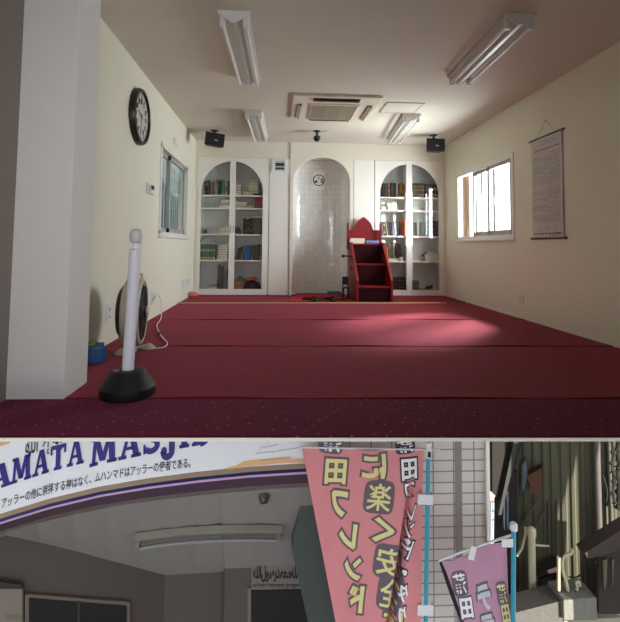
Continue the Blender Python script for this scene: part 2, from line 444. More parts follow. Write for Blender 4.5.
# ================================================================== CEILING THINGS
def twin_lamp(un, vn, uf, vf, label, roll=0.0):
    a, b = P(un, vn, z=H), P(uf, vf, z=H)
    d = (b-a); d.z = 0; ln = d.length; d.normalize(); sd = Vector((d.y, -d.x, 0)); Z = Vector((0,0,1))
    t = thing('ceiling_light', a+d*(ln/2), label, 'ceiling light', 'twin tube ceiling lights')
    hw, hh = .115, .085
    def q(x, y, z): return a + d*y + sd*x + Z*z
    mb = MB()      # inverted triangular reflector
    tri = [(-hw, 0), (-hw, -.02), (-.015, -hh), (.015, -hh), (hw, -.02), (hw, 0)]
    mb.prism([q(x, .012, z) for x, z in tri], d*(ln-.024)); build('reflector', mb, mat('lamp_reflector', (196,192,186), .35, .03), t)
    for y in (0, ln-.012):
        mb = MB(); mb.prism([q(x*1.06, y, z*1.06) for x, z in tri], d*.012); build('end_plate', mb, PLASTIC_W, t)
    for sgn in (-1, 1):
        mb = MB(); mb.tube([q(sgn*.088, .05, -.085), q(sgn*.088, ln-.05, -.085)], .0155, 12)
        build('tube', mb, mat('fluorescent_tube', (240,240,238), .25, .01), t, smooth=True)
        for y in (.025, ln-.05):
            mb = MB(); mb.prism([q(sgn*(.088-.022), y, -.02), q(sgn*(.088+.02), y, -.02), q(sgn*(.088+.02), y, -.11), q(sgn*(.088-.022), y, -.11)], d*.025)
            build('lamp_holder', mb, PLASTIC_W, t, bevel=.004)
twin_lamp(234, 10.5, 249, 77.5, 'unlit twin tube ceiling light nearest the camera on the left')
twin_lamp(521, 13, 459, 76, 'unlit twin tube ceiling light nearest the camera on the right, long side angled')
twin_lamp(253.5, 110, 260.5, 136, 'small unlit twin tube ceiling light far back, beside the left loudspeaker')
twin_lamp(412, 113.5, 394, 138, 'small unlit twin tube ceiling light far back, beside the square ceiling hatch')

# air conditioner cassette
n0, n1 = P(293.4, 93.2, z=H), P(384, 94.6, z=H); f0 = P(290, 117, z=H)
ax_0, ax_1, ay0, ay1 = n0.x, n1.x, n0.y, f0.y
t = thing('air_conditioner', ((ax_0+ax_1)/2, (ay0+ay1)/2, H), 'cream ceiling cassette air conditioner with a square grille in the middle', 'air conditioner')
CASS = mat('cassette_cream', (226,216,198), .45, .02); GRL = mat('cassette_grille', (176,168,146), .5, .05); SHD = mat('cassette_slot', (48,44,40), .7, .1)
mb = MB(); w_ = ax_1-ax_0; h_ = ay1-ay0
mb.box(ax_0, ax_1, ay0, ay1, H-.03, H); build('panel', mb, CASS, t, bevel=.008)
mb = MB(); gx0, gx1, gy0, gy1 = ax_0+.23*w_, ax_1-.24*w_, ay0+.30*h_, ay1-.10*h_
mb.box(gx0-.03, gx1+.03, gy0-.03, gy1+.03, H-.042, H-.0305); ipanel = build('inner_panel', mb, CASS, t, bevel=.004)
mb = MB()
for k in range(18): 
    y = gy0+.02+(gy1-gy0-.04)*k/17; mb.box(gx0, gx1, y-.007, y+.007, H-.048, H-.042)
for k in range(4):
    x = gx0+(gx1-gx0)*k/3; mb.box(x-.006, x+.006, gy0, gy1, H-.05, H-.042)
build('grille', mb, GRL, t)
for (a, b, c_, d_) in ((gx0, gx1, ay0+.06*h_, ay0+.17*h_), (gx0, gx1, ay1-.06*h_, ay1-.02*h_), (ax_0+.05*w_, ax_0+.11*w_, gy0, gy1), (ax_1-.12*w_, ax_1-.06*w_, gy0, gy1)):
    mb = MB(); mb.box(a, b, c_, d_, H-.034, H-.0305); sl = build('air_slot', mb, SHD, t)
    mb = MB()
    if b-a > d_-c_: mb.obox(((a+b)/2, (c_+d_)/2, H-.05), (b-a-.02, .05, .006), (.5, 0, 0))
    else: mb.obox(((a+b)/2, (c_+d_)/2, H-.05), (.05, d_-c_-.02, .006), (0, .5, 0))
    build('louvre', mb, CASS, sl)

# ceiling hatch
q = [P(387, 101.8, z=H), P(425, 103, z=H), P(414.5, 113, z=H), P(379.5, 112.2, z=H)]
hx0, hx1, hy0, hy1 = (q[0].x+q[3].x)/2, (q[1].x+q[2].x)/2, (q[0].y+q[1].y)/2, (q[2].y+q[3].y)/2
t = thing('ceiling_hatch', ((hx0+hx1)/2, (hy0+hy1)/2, H), 'flat square access hatch in the ceiling to the right of the air conditioner', 'hatch')
mb = MB()
for a, b, c_, d_ in ((hx0, hx1, hy0, hy0+.02), (hx0, hx1, hy1-.02, hy1), (hx0, hx0+.02, hy0, hy1), (hx1-.02, hx1, hy0, hy1)): mb.box(a, b, c_, d_, H-.008, H)
build('frame', mb, mat('hatch_frame', (205,190,168), .5), t)
mb = MB(); mb.box(hx0+.022, hx1-.022, hy0+.022, hy1-.022, H-.005, H); build('lid', mb, CEILM, t)

# loudspeakers
def speaker(u, vc, vtop, label, rz, sc_=1.0, tilt=-.25, roll=0.0):
    base = P(u, vtop, z=H); Y = base.y
    cpt = P(u, vc, y=Y-.06)
    t = thing('loudspeaker', (base.x, base.y, H), label, 'loudspeaker', 'ceiling loudspeakers')
    mb = MB(); mb.lathe([(.055, -.012), (.06, -.006), (.06, 0)], (base.x, base.y, H), n=20); build('ceiling_plate', mb, BLACK, t)
    mb = MB(); mb.tube([(base.x, base.y, H-.006), (base.x, base.y, cpt.z+.10)], .016, 10)
    mb.ell((base.x, base.y, H-.06), (.026,.026,.026)); build('bracket', mb, BLACK, t, smooth=True)
    from mathutils import Euler
    E = Euler((tilt, roll, rz)).to_matrix()
    c = Vector((base.x, base.y-.03, cpt.z))
    w, hh, dd = .30*sc_, .215*sc_, .17
    def q(x, y, z): return c + E @ Vector((x, y, z))
    # trapezoid cabinet, wider at the front
    fr_ = [q(-w/2, -dd/2, -hh/2), q(w/2, -dd/2, -hh/2), q(w/2, -dd/2, hh/2), q(-w/2, -dd/2, hh/2)]
    bk = [q(-w*.34, dd/2, -hh*.36), q(w*.34, dd/2, -hh*.36), q(w*.34, dd/2, hh*.44), q(-w*.34, dd/2, hh*.44)]
    mb = MB(); mb.add(fr_+bk, [(0,1,2,3),(7,6,5,4),(0,4,5,1),(1,5,6,2),(2,6,7,3),(3,7,4,0)]); build('cabinet', mb, BLACK, t, bevel=.012)
    mb = MB(); o = [q(x*w*.46, -dd/2-.001, z*hh*.44) for x, z in ((-1,-1),(1,-1),(1,1),(-1,1))]
    mb.prism(o, E @ Vector((0,-.006,0))); g = build('grille', mb, mat('speaker_cloth', (30,30,32), .8, .2, 300), t)
    mb = MB(); o = [q(.02+x*.026, -dd/2-.0071, -.015+z*.009) for x, z in ((-1,-1),(1,-1),(1,1),(-1,1))]
    mb.prism(o, E @ Vector((0,-.003,0))); build('badge', mb, mat('badge_silver', (190,190,192), .3, metal=.6), g)
speaker(214.5, 140.3, 130.5, 'black loudspeaker hanging from the ceiling above the left bookcase', .28, .98, -.05, .10)
speaker(433.5, 146, 135.2, 'black loudspeaker hanging from the ceiling above the right bookcase', -.06, .95, -.1, .04)

# dome camera and smoke sensor
b = P(317, 131, z=H)
t = thing('security_camera', (b.x, b.y, H), 'small black security camera on the ceiling above the niche', 'camera')
mb = MB(); mb.lathe([(.05,-.012),(.055,0)], (b.x,b.y,H), n=18); build('mount', mb, BLACK, t)
mb = MB(); mb.tube([(b.x,b.y,H-.01),(b.x,b.y,H-.08)], .018, 10); build('stem', mb, BLACK, t)
mb = MB(); mb.ell((b.x,b.y-.01,H-.115), (.055,.06,.05)); build('camera_head', mb, BLACK, t, smooth=True)
mb = MB(); mb.lathe([(.022,0),(.02,.012)], (b.x,b.y-.066,H-.125), (0,-1,-.2), n=14); build('lens', mb, GLASS, t)
b = P(326.5, 131.5, z=H)
mb = MB(); mb.lathe([(.03,-.012),(.04,-.004),(.04,0)], (b.x,b.y,H), n=18)
tag(build('smoke_sensor', mb, CASS, smooth=True), 'tiny flat round sensor on the ceiling just right of the black camera', 'sensor')

# ================================================================== LEFT WALL THINGS
# round clock
pc = P(137.6, 117, x=L); rz_ = 0.5*(P(137.6, 88.5, x=L).z - P(137.6, 145.5, x=L).z)
t = thing('wall_clock', (L, pc.y, pc.z), 'large round black-rimmed clock high on the left wall', 'clock')
X = Vector((1,0,0)); cc = Vector((L, pc.y, pc.z))
mb = MB(); prof = [(rz_, 0), (rz_, .035), (rz_*.97, .055), (rz_*.88, .06), (rz_*.86, .042), (rz_*.86, .02)]
mb.lathe(prof, cc, X, 48); build('rim', mb, mat('clock_rim', (26,22,22), .35, .1), t, smooth=True)
mb = MB(); mb.lathe([(rz_*.865, .03), (rz_*.865, .034)], cc, X, 48); face = build('dial', mb, mat('clock_face', (200,202,194), .6, .02), t)
DARKI = mat('dark_ink', (34,32,36), .7)
mb = MB()
for k in range(60):
    a = 2*math.pi*k/60; r0, r1, w = (rz_*.70, rz_*.82, .007) if k % 5 == 0 else (rz_*.77, rz_*.81, .002)
    dv = Vector((0, math.sin(a), math.cos(a))); sv = Vector((0, dv.z, -dv.y))
    mb.prism([cc+X*.0345+dv*r0-sv*w, cc+X*.0345+dv*r0+sv*w, cc+X*.0345+dv*r1+sv*w, cc+X*.0345+dv*r1-sv*w], X*.001)
build('hour_marks', mb, DARKI, face)
# numerals round the dial
for k in range(1, 13):
    mb = MB(); a = 2*math.pi*k/12; vs, fs = text2d(str(k), .01, rz_*.2); bx = bbox2(vs)
    for i, (x, y) in enumerate(vs):
        px, pz = x-(bx[0]+bx[1])/2, y-(bx[2]+bx[3])/2
        mb.v.append(cc + Vector((.0352, -(-(px)) + math.sin(a)*rz_*.57, pz+math.cos(a)*rz_*.57))); 
    mb.f += fs; build('numeral', mb, DARKI, face)
for nm, a, ln, w in (('hour_hand', 5.1, .42, .008), ('minute_hand', 3.3, .66, .006)):
    dv = Vector((0, math.sin(a), math.cos(a))); sv = Vector((0, dv.z, -dv.y)); mb = MB(); z = .038 if nm == 'hour_hand' else .041
    mb.prism([cc+X*z-dv*.03-sv*w, cc+X*z-dv*.03+sv*w, cc+X*z+dv*rz_*ln+sv*w*.5, cc+X*z+dv*rz_*ln-sv*w*.5], X*.002); build(nm, mb, DARKI, face)

def wall_box(name, wx, u0, v0, u1, v1, th, m, label, cat, sgn, bevel=.004):
    a, b = P(u0, v0, x=wx), P(u1, v1, x=wx)
    y0, y1 = sorted((a.y, b.y)); z0, z1 = sorted((a.z, b.z))
    t = thing(name, (wx, (y0+y1)/2, z0), label, cat)
    mb = MB(); mb.box(*sorted((wx, wx+sgn*th)), y0, y1, z0, z1); build('body', mb, m, t, bevel=bevel)
    return t, y0, y1, z0, z1
t, y0, y1, z0, z1 = wall_box('wall_thermostat', L, 146.2, 182.5, 152, 195, .028, PLASTIC_W, 'small white control unit with a dark screen beneath the wall clock', 'controller', 1)
mb = MB(); mb.box(L+.028, L+.03, y0+(y1-y0)*.42, y1-.02, z0+(z1-z0)*.45, z1-.012); build('screen', mb, mat('lcd_dark', (58,62,60), .25), t)
mb = MB(); mb.box(L+.028, L+.032, y0+.02, y0+(y1-y0)*.36, z0+.02, z1-.02); build('cover_flap', mb, ALU, t)
wall_box('door_chime', L, 173.2, 137.5, 176.2, 147, .03, PLASTIC_W, 'narrow white chime box on the left wall above the window', 'chime box', 1)
def outlet(wx, u0, v0, u1, v1, label, sgn, holes=True, name='wall_outlet', cat='outlet'):
    t, y0, y1, z0, z1 = wall_box(name, wx, u0, v0, u1, v1, .009, PLASTIC_W, label, cat, sgn, .003)
    ym = (y0+y1)/2
    if name == 'wall_outlet':
        for k in (.3, .7):
            mb = MB(); zc = z0+(z1-z0)*k
            for dy in (-.012, .012): mb.box(*sorted((wx+sgn*.009, wx+sgn*.0098)), ym+dy-.003, ym+dy+.003, zc-.012, zc+.012)
            build('socket', mb, DARKI, t)
    else:
        mb = MB(); mb.box(*sorted((wx+sgn*.009, wx+sgn*.014)), ym-.022, ym+.022, z0+(z1-z0)*.25, z1-(z1-z0)*.25); build('rocker', mb, PLASTIC_W, t, bevel=.002)
    return t, y0, y1, z0, z1
outlet(L, 106.5, 305, 111, 321, 'white wall outlet on the left wall between pillar and fan', 1)
_, oy0, oy1, oz0, oz1 = outlet(L, 150.5, 291, 154.5, 303, 'white wall outlet on the left wall with the fan plug in it', 1)
outlet(L, 181.8, 279.5, 184.4, 288, 'white switch plate low on the left wall by the bookcase, the one nearer the camera', 1, name='wall_switch', cat='switch')
outlet(L, 186.0, 279, 188.4, 287, 'white switch plate low on the left wall, the one closest to the bookcase corner', 1, name='wall_switch', cat='switch')
outlet(R, 518.7, 293, 523.6, 305.5, 'white wall outlet low on the right wall below the window', -1)

# pink ball thing in the corner
b = P(191, 297.6, z=0); b.y = min(b.y, D-.06); b.x = max(b.x, L+.06)
mb = MB(); mb.ell((b.x+.02, b.y, .05), (.075,.055,.045)); mb.ell((b.x-.02, b.y-.02, .07), (.04,.04,.03))
tag(build('pink_cloth_ball', mb, mat('pink_cloth', (226,128,122), .8, .15, 30), smooth=True), 'small pink rounded bundle on the floor in the left corner by the bookcase', 'bundle')

# ------------------------------------------------------------------ fan
fb = P(133, 351.5, z=.007)
fc = Vector((fb.x, fb.y, .31)); fr0 = .25
ax = Vector((.985, .12, .0)).normalized(); sd = Vector((-ax.y, ax.x, 0)); Z = Vector((0,0,1))
t = thing('floor_fan', (fb.x, fb.y, .007), 'round beige floor fan with dark grilles standing by the left wall', 'fan')
BEIGE = mat('beige_plastic', (190,184,168), .45, .04); DG = mat('dark_grille', (38,34,34), .5, .1)
mb = MB(); mb.lathe([(fr0-.02, -.065), (fr0, -.055), (fr0+.012, -.01), (fr0+.012, .02), (fr0, .06), (fr0-.02, .07), (fr0-.03, .06), (fr0-.03, -.055)], fc, ax, 44)
build('housing_ring', mb, BEIGE, t, smooth=True)
def grille(name, off, bulge, sgn):
    mb = MB()
    for k in range(1, 12):
        r = (fr0-.03)*k/11; h = off+sgn*bulge*(1-(k/11)**2)
        pts = [fc+ax*h+(sd*math.cos(q)+Z*math.sin(q))*r for q in [2*math.pi*i/40 for i in range(41)]]
        mb.tube(pts, .0026, 4, False)
    for i in range(18):
        q = 2*math.pi*i/18
        mb.tube([fc+ax*(off+sgn*bulge*(1-(k/6)**2))+(sd*math.cos(q)+Z*math.sin(q))*(fr0-.03)*k/6 for k in range(0, 7)], .003, 4, False)
    mb.lathe([(.05, 0), (.055, .008), (.04, .014)], fc+ax*(off+sgn*bulge), ax*sgn, 20)
    build(name, mb, DG, t)
grille('front_grille', .062, .018, 1)
mb = MB(); mb.lathe([(.02, .0), (.045, .004), (.03, .016), (0, .018)], fc+ax*.092, ax, 18); build('hub_badge', mb, BEIGE, t, smooth=True)
mb = MB(); mb.lathe([(fr0-.032, -.058), (fr0-.045, -.08), (fr0-.08, -.105), (.09, -.12), (0, -.122)], fc, ax, 36); build('rear_cover', mb, DG, t, smooth=True)
mb = MB()
for k in range(5):
    a = 2*math.pi*k/5
    def bl(u_, v_, a=a):
        r = .05+.16*u_; w = (v_-.5)*(.5+.5*u_)
        return fc + (sd*math.cos(a+w)+Z*math.sin(a+w))*r + ax*(.02+.05*(v_-.5))
    mb.grid(bl, 5, 5, thick=ax*.004)
mb.lathe([(.05, -.02), (.05, .04), (.03, .05)], fc, ax, 18); build('rotor', mb, mat('fan_blade', (70,66,66), .4), t)
mb = MB(); mb.tube([fc-Z*(fr0+.008), fc-Z*(fr0+.05)], .03, 12); mb.tube([fc+ax*-.1-Z*.18, fc-ax*.02-Z*(fr0+.04)], .02, 10); build('neck', mb, BEIGE, t)
for sg in (-1, 1):
    mb = MB(); fp_ = Vector((fc.x+.075*sg+.02, fc.y-.09 if sg < 0 else fc.y+.09, .0075))
    mb.lathe([(.05, 0), (.055, .006), (.04, .022), (.018, .04)], fp_, (0,0,1), 18)
    mb.tube([fc-Z*(fr0+.03), fp_+Z*.03], .012, 8)
    build('foot', mb, BEIGE, t, smooth=True)
mb = MB(); hp = fc+Z*(fr0+.006)
mb.tube([hp+ax*-.05, hp+ax*-.05+Z*.03, hp+ax*.05+Z*.03, hp+ax*.05], .009, 8); build('handle', mb, BEIGE, t)
mb = MB(); kn = fc+Z*(fr0-.04)+ax*.07+sd*-.06; mb.tube([kn, kn+ax*.02], .012, 10); build('knob', mb, BEIGE, t)
# cord
cp = [Vector((L+.012, (oy0+oy1)/2, (oz0+oz1)/2)), P(158, 294, x=L+.05), P(161.5, 305, x=L+.09), P(161, 318, x=L+.11)]
cp += [P(157, 325, z=.014), P(159.5, 333, z=.014), P(163, 338, z=.014), P(167.5, 343.5, z=.014), P(163, 347.5, z=.016), P(150, 347.8, z=.016), P(141, 347.5, z=.014)]
def smoothpath(pts, k=6):
    o = []
    for i in range(len(pts)-1):
        p0, p1, p2, p3 = pts[max(i-1,0)], pts[i], pts[i+1], pts[min(i+2, len(pts)-1)]
        for j in range(k):
            q = j/k
            o.append(.5*((2*p1)+(p2-p0)*q+(2*p0-5*p1+4*p2-p3)*q*q+(3*p1-p0-3*p2+p3)*q**3))
    o.append(pts[-1]); return o
for p in cp: p.z = max(p.z, .016)
t = thing('fan_cord', cp[4], 'thin white fan cord hanging from the outlet and trailing over the red carpet', 'cord')
mb = MB(); mb.tube(smoothpath(cp), .0045, 6); build('cable', mb, PLASTIC_W, t, smooth=True)
mb = MB(); mb.obox(cp[0]+Vector((.018,0,0)), (.03,.035,.03)); build('plug', mb, PLASTIC_W, t, bevel=.004)
mb = MB(); mb.obox(P(159.3, 333, z=.022), (.03,.07,.018), (0,0,.3)); build('cord_switch', mb, BLACK, t, bevel=.003)

# ------------------------------------------------------------------ bollard post
pb = P(127.5, 394.5, z=.009); base_w = 25.8/F*pb.y
t = thing('bollard_post', (pb.x, pb.y, .0085), 'white plastic barrier post leaning slightly, on a heavy black rubber base', 'post')
mb = MB(); rb = base_w
mb.lathe([(rb*.96, 0), (rb, .012), (rb, .05), (rb*.93, .062), (rb*.62, .128), (rb*.55, .135), (rb*.3, .135)], (pb.x, pb.y, .0085), n=40)
build('rubber_base', mb, RUBBER, t, smooth=True)
tp = P(136.6, 229, y=pb.y); b0 = Vector((pb.x-.003, pb.y, .11)); dv = (tp-b0)
def q(k): return b0+dv*k
mb = MB(); mb.tube([q(0), q(.845)], .0315, 24); build('pole', mb, mat('white_post_plastic', (228,228,240), .4, .01), t, smooth=True)
mb = MB(); mb.lathe([(.033,0), (.033,.012), (.018,.02), (.015,.05), (.018,.06)], q(.84), dv, 20); col_ = build('collar', mb, PLASTIC_W, t, smooth=True)
for sg in (-1, 1):
    c0 = q(.875); mb = MB(); mb.tube([c0+Vector((sg*(.013+.022*math.sin(a)),0,.012-.028*math.cos(a)*1)) for a in [math.pi*i/8*.9 for i in range(9)]], .0045, 6)
    build('hook', mb, PLASTIC_W, col_, smooth=True)
mb = MB(); ln = dv.length*(1-.9); mb.lathe([(.016,0), (.028,.006), (.0345,.02), (.0345, ln-.026), (.028, ln-.008), (.014, ln), (0, ln)], q(.9), dv, 22)
build('cap', mb, mat('cap_plastic', (205,203,203), .45, .01), t, smooth=True)
mb = MB(); mb.tube([Vector((pb.x-.055+.014*math.cos(a), pb.y-.03+.014*math.sin(a), .146)) for a in [2*math.pi*i/12 for i in range(13)]], .003, 6); build('ring', mb, STEEL, t)

# blue carry case behind the pillar
cb = P(95, 366, z=.008)
t = thing('blue_crate', (cb.x-.1, cb.y+.1, .008), 'blue plastic carry case with a green strip on the floor behind the pillar', 'case')
BLUE = mat('blue_plastic', (36,84,142), .45, .1); GREEN = mat('green_plastic', (90,170,80), .5, .1)
mb = MB(); mb.obox((cb.x-.10, cb.y+.1, .008+.06), (.22,.16,.12), (0,0,.25)); build('body', mb, BLUE, t, bevel=.015)
mb = MB(); mb.obox((cb.x-.12, cb.y+.1, .134), (.16,.12,.012), (0,0,.25)); build('lid', mb, GREEN, t, bevel=.004)
for sd_ in (-1, 1):
    mb = MB(); mb.obox((cb.x+.012, cb.y+.1+sd_*.04, .062), (.03,.02,.10), (0,0,.25)); build('latch', mb, BLUE, t, bevel=.004)

# ================================================================== RIGHT WALL: hanging scroll
sy0, sy1 = P(564.6, 180, x=R).y, P(532.5, 180, x=R).y
sz1 = (P(532, 141, x=R).z + P(564.6, 129.5, x=R).z)/2; sz0 = (P(533, 237.5, x=R).z + P(565.8, 239, x=R).z)/2
t = thing('hanging_scroll', (R, (sy0+sy1)/2, sz0), 'tall white printed scroll hanging by a string on the right wall', 'scroll')
xs = R-.012
mb = MB(); mb.grid(lambda a, b: (xs-.004*math.sin(b*7), sy0+.012+(sy1-sy0-.024)*a, sz0+(sz1-sz0)*b), 6, 20, thick=(-.0015,0,0)); sheet = build('sheet', mb, mat('scroll_paper', (206,200,200), .75, .02), t)
for z, nm in ((sz1, 'top_rod'), (sz0, 'bottom_rod')):
    mb = MB(); mb.tube([(xs, sy0-.03, z), (xs, sy1+.03, z)], .011, 10); build(nm, mb, mat('scroll_rod', (74,66,62), .5), t, smooth=True)
    for y in (sy0-.03, sy1+.03):
        pass
mb = MB(); ymid = (sy0+sy1)/2; nail = P(546.5, 121, x=R)
mb.tube([(xs, sy0+.1, sz1), (R-.006, nail.y, nail.z), (xs, sy1-.1, sz1)], .0022, 5); build('string', mb, mat('string_grey', (150,146,138), .8), t)
random.seed(3)
rows = {'text_line': [], 'green_text_line': [], 'heading': [], 'footer': []}
zz = sz1-.06
def xsurf(z): b = (z-sz0)/(sz1-sz0); return xs-.004*math.sin(b*7)-.0022
def dash_row(lst, z, ya, yb, hh, gap=.35):
    y = ya; lst.append([]); lst = lst[-1]
    while y < yb:
        w = random.uniform(.008, .035)
        if random.random() > gap*.4: lst.append((y, min(y+w, yb), z-hh*random.uniform(.2,.5), z+hh*random.uniform(.2,.5)))
        y += w+random.uniform(.004, .012)
W = sy1-sy0; HH = sz1-sz0
# the sheet reads right to left; sy0 is the camera side
for fz, kind, a, b in ((.045,'text_line',.15,.7),(.075,'text_line',.15,.9)): dash_row(rows[kind], sz1-fz*HH, sy0+a*W, sy0+b*W, .010)
dash_row(rows['heading'], sz1-.125*HH, sy0+.10*W, sy0+.90*W, .022, .1)
k = 0; fz = .175
for blk, n in (('text_line',1),('text_line',4),('green_text_line',6),('text_line',6),('green_text_line',1),('text_line',4),('text_line',2),('green_text_line',1),('text_line',5),('green_text_line',5)):
    for i in range(n):
        ext = .93 if n > 1 and i < n-1 else random.uniform(.4, .6)
        dash_row(rows[blk], sz1-fz*HH, sy0+.09*W, sy0+ext*W, .012, .2); fz += .0182
    fz += .006
for a in (.2,.42,.64): dash_row(rows['text_line'], sz0+.105*HH, sy0+a*W, sy0+(a+.14)*W, .01)
for a in (.2,.42,.64): dash_row(rows['text_line'], sz0+.082*HH, sy0+a*W, sy0+(a+.16)*W, .01)
dash_row(rows['footer'], sz0+.045*HH, sy0+.06*W, sy0+.95*W, .018, .05); dash_row(rows['footer'], sz0+.025*HH, sy0+.1*W, sy0+.45*W, .012, .05)
for nm, colr in (('text_line', (158,154,157)), ('green_text_line', (142,160,146)), ('heading', (150,120,96)), ('footer', (66,60,72))):
    for ln in rows[nm]:
        mb = MB()
        for y0, y1, z0, z1 in ln: mb.box(xsurf((z0+z1)/2)-.0006, xsurf((z0+z1)/2), y0, y1, z0, z1)
        if ln: build(nm, mb, mat('ink_'+nm, colr, .8), sheet)
mb = MB(); mb.tube([(R, nail.y, nail.z), (R-.02, nail.y, nail.z+.004)], .008, 8); mb.ell((R-.02, nail.y, nail.z+.004), (.006,.014,.014))
tag(build('wall_hook', mb, PLASTIC_W, smooth=True), 'small white hook on the right wall holding the scroll string', 'hook')

# ================================================================== BOOKCASES
CABW = mat('cabinet_white', (240,238,232), .38, .015, 5); CABIN = mat('cabinet_inside', (214,218,216), .6, .02)
DEPC = .34
def bookcase(x0, x1, gl, gm0, gm1, gr, vtop, vbot, vspring, vshelves, label, umid):
    """pixel columns of the glass: gl..gm0 left door, gm1..gr right door"""
    t = thing('bookcase', ((x0+x1)/2, D, 0), label, 'bookcase', 'arched glass-door bookcases')
    zt = ctop; g0, g1, g2, g3 = XB(gl), XB(gm0), XB(gm1), XB(gr)
    za, zb, zsp = ZB(vtop, umid), ZB(vbot, umid), ZB(vspring, umid)
    zbase = .012
    mb = MB(); yb = D+.02+DEPC
    mb.box(x0, x0+.02, D+.022, yb, zbase, zt); mb.box(x1-.02, x1, D+.022, yb, zbase, zt)
    mb.box(x0, x1, yb-.012, yb, zbase, zt); mb.box(x0+.02, x1-.02, D+.022, yb-.012, zt-.02, zt); mb.box(x0+.02, x1-.02, D+.022, yb-.012, zbase, zb-.02)
    build('body', mb, CABIN, t)
    xm = (g1+g2)/2
    mb = MB(); mb.box(xm-.016, xm+.016, D+.16, yb-.012, zb-.02, zt-.02); build('divider', mb, CABIN, t)
    zs = []
    for v in vshelves:
        z = ZB(v, umid); zs.append(z)
        mb = MB(); mb.box(x0+.02, x1-.02, D+.04, yb-.013, z-.018, z+.004); build('shelf', mb, CABW, t)
    rx = (g3-g0)/2; cx = (g0+g3)/2; rz = za-zsp
    for side, (xa, xb, ga, gb) in enumerate(((x0+.001, xm-.0015, g0, g1), (xm+.0015, x1-.001, g2, g3))):
        mb = MB(); ya, yc = D-.004, D+.018
        mb.box(xa, ga, ya, yc, zbase, zt); mb.box(gb, xb, ya, yc, zbase, zt); mb.box(ga, gb, ya, yc, zbase, zb)
        n = 22
        # columns between the arch and the door top
        def az(x): return zsp + rz*math.sqrt(max(0, 1-((x-cx)/rx)**2))
        xsn = [ga+(gb-ga)*(.5-.5*math.cos(math.pi*i/n)) for i in range(n+1)]
        for a, b in zip(xsn, xsn[1:]):
            mb.prism([(a, ya, az(a)), (b, ya, az(b)), (b, ya, zt), (a, ya, zt)], (0, yc-ya, 0))
        door = build('door', mb, CABW, t)
        gp = MB(); pts = [(ga-.004, D+.006, zb-.004), (gb+.004, D+.006, zb-.004)] + [(x, D+.006, az(x)+.004) for x in reversed(xsn)]
        gp.prism(pts, (0,.004,0)); build('glass_pane', gp, GLASS, door)
        hx = gb+(xb-gb)*.55 if side == 0 else xa+(ga-xa)*.45
        hz = ZB(229, umid); mb = MB()
        mb.tube([(hx, D-.004, hz+.055), (hx, D-.03, hz+.055), (hx, D-.03, hz-.055), (hx, D-.004, hz-.055)], .006, 8); build('handle', mb, STEEL, door)
    return zs, zb-.02, xm, (x0+.02, x1-.02)
SL = bookcase(cl0, cl1, 200.5, 229.2, 234.8, 262.3, 161.3, 289, 192, (195, 208, 234.3, 260.4), 'white built-in bookcase with arched glass doors, left of the niche', 232)
SR = bookcase(cr0, cr1, 380, 406.6, 412.2, 439, 164.2, 290, 195, (197.2, 210.3, 236.2, 261.6), 'white built-in bookcase with arched glass doors, right of the niche behind the red steps', 410)
def cupboard(x0, x1, label):
    t = thing('cupboard', ((x0+x1)/2, D, 0), label, 'cupboard')
    mb = MB(); mb.box(x0+.004, x1-.004, D+.02, D+.36, .012, ctop-.002); build('body', mb, CABIN, t)
    mb = MB(); mb.box(x0+.002, x1-.002, D-.004, D+.019, .012, ctop); build('door', mb, CABW, t, bevel=.003)
cupboard(pl0, pl1-.004, 'narrow plain white cupboard door between the left bookcase and the niche')
cupboard(pr0+.004, pr1, 'narrow plain white cupboard door between the niche and the right bookcase')

YBK = D+.14     # spine plane of the books
def XK(u): return P(u, 230, y=YBK).x
BM = {}
def bcol(rgb):
    k = 'book_cover_%d_%d_%d' % rgb
    return mat(k, rgb, .55, .12, 40)
PAGE = mat('book_pages', (222,214,194), .8, .06, 200)
def book_up(u0, u1, zs, hpx, rgb, lean=0.0, band=None, dep=.15):
    x0, x1 = XK(u0)+.0008, XK(u1)-.0008; h = hpx/F*YBK
    mb = MB(); dp = dep
    # spine rounded slightly: 6 point outline
    pts = [(x0, YBK+.012, zs), (x0+(x1-x0)*.2, YBK, zs), (x1-(x1-x0)*.2, YBK, zs), (x1, YBK+.012, zs), (x1, YBK+dp, zs), (x0, YBK+dp, zs)]
    mb.prism(pts, (0,0,h))
    if lean:
        for v in mb.v: v.x += lean*(v.z-zs)
    o = build('book', mb, bcol(rgb), origin=((x0+x1)/2, YBK, zs))
    if band:
        b2 = MB(); 
        for k in band[1]:
            b2.box(x0+(x1-x0)*.14, x1-(x1-x0)*.14, YBK-.0012, YBK-.0002, zs+h*k, zs+h*(k+band[2]))
        if lean:
            for v in b2.v: v.x += lean*(v.z-zs)
        build('spine_band', b2, bcol(band[0]), o)
    return o
def book_flat(u0, u1, zs, hpx, rgb, pages=True, dep=.17, ang=0):
    x0, x1 = XK(u0), XK(u1); h = hpx/F*YBK
    t = thing('book', ((x0+x1)/2, YBK, zs), '', 'book')
    mb = MB(); th = min(.004, h*.2)
    mb.box(x0, x1, YBK, YBK+dep, zs+.0006, zs+th); mb.box(x0, x1, YBK, YBK+dep, zs+h-th, zs+h); mb.box(x0, x0+th, YBK, YBK+dep, zs+th, zs+h-th)
    build('cover', mb, bcol(rgb), t)
    mb = MB(); mb.box(x0+th, x1-.004, YBK+.003, YBK+dep-.003, zs+th, zs+h-th); build('pages', mb, PAGE if pages else bcol(rgb), t)
    return t
def lab(o, label, group=None, cat='book'): tag(o, label, cat, group)
def row(specs, zs, label, group):
    for sp in specs:
        o = book_up(sp[0], sp[1], zs, sp[2], sp[3], *(sp[4:])); lab(o, label, group)
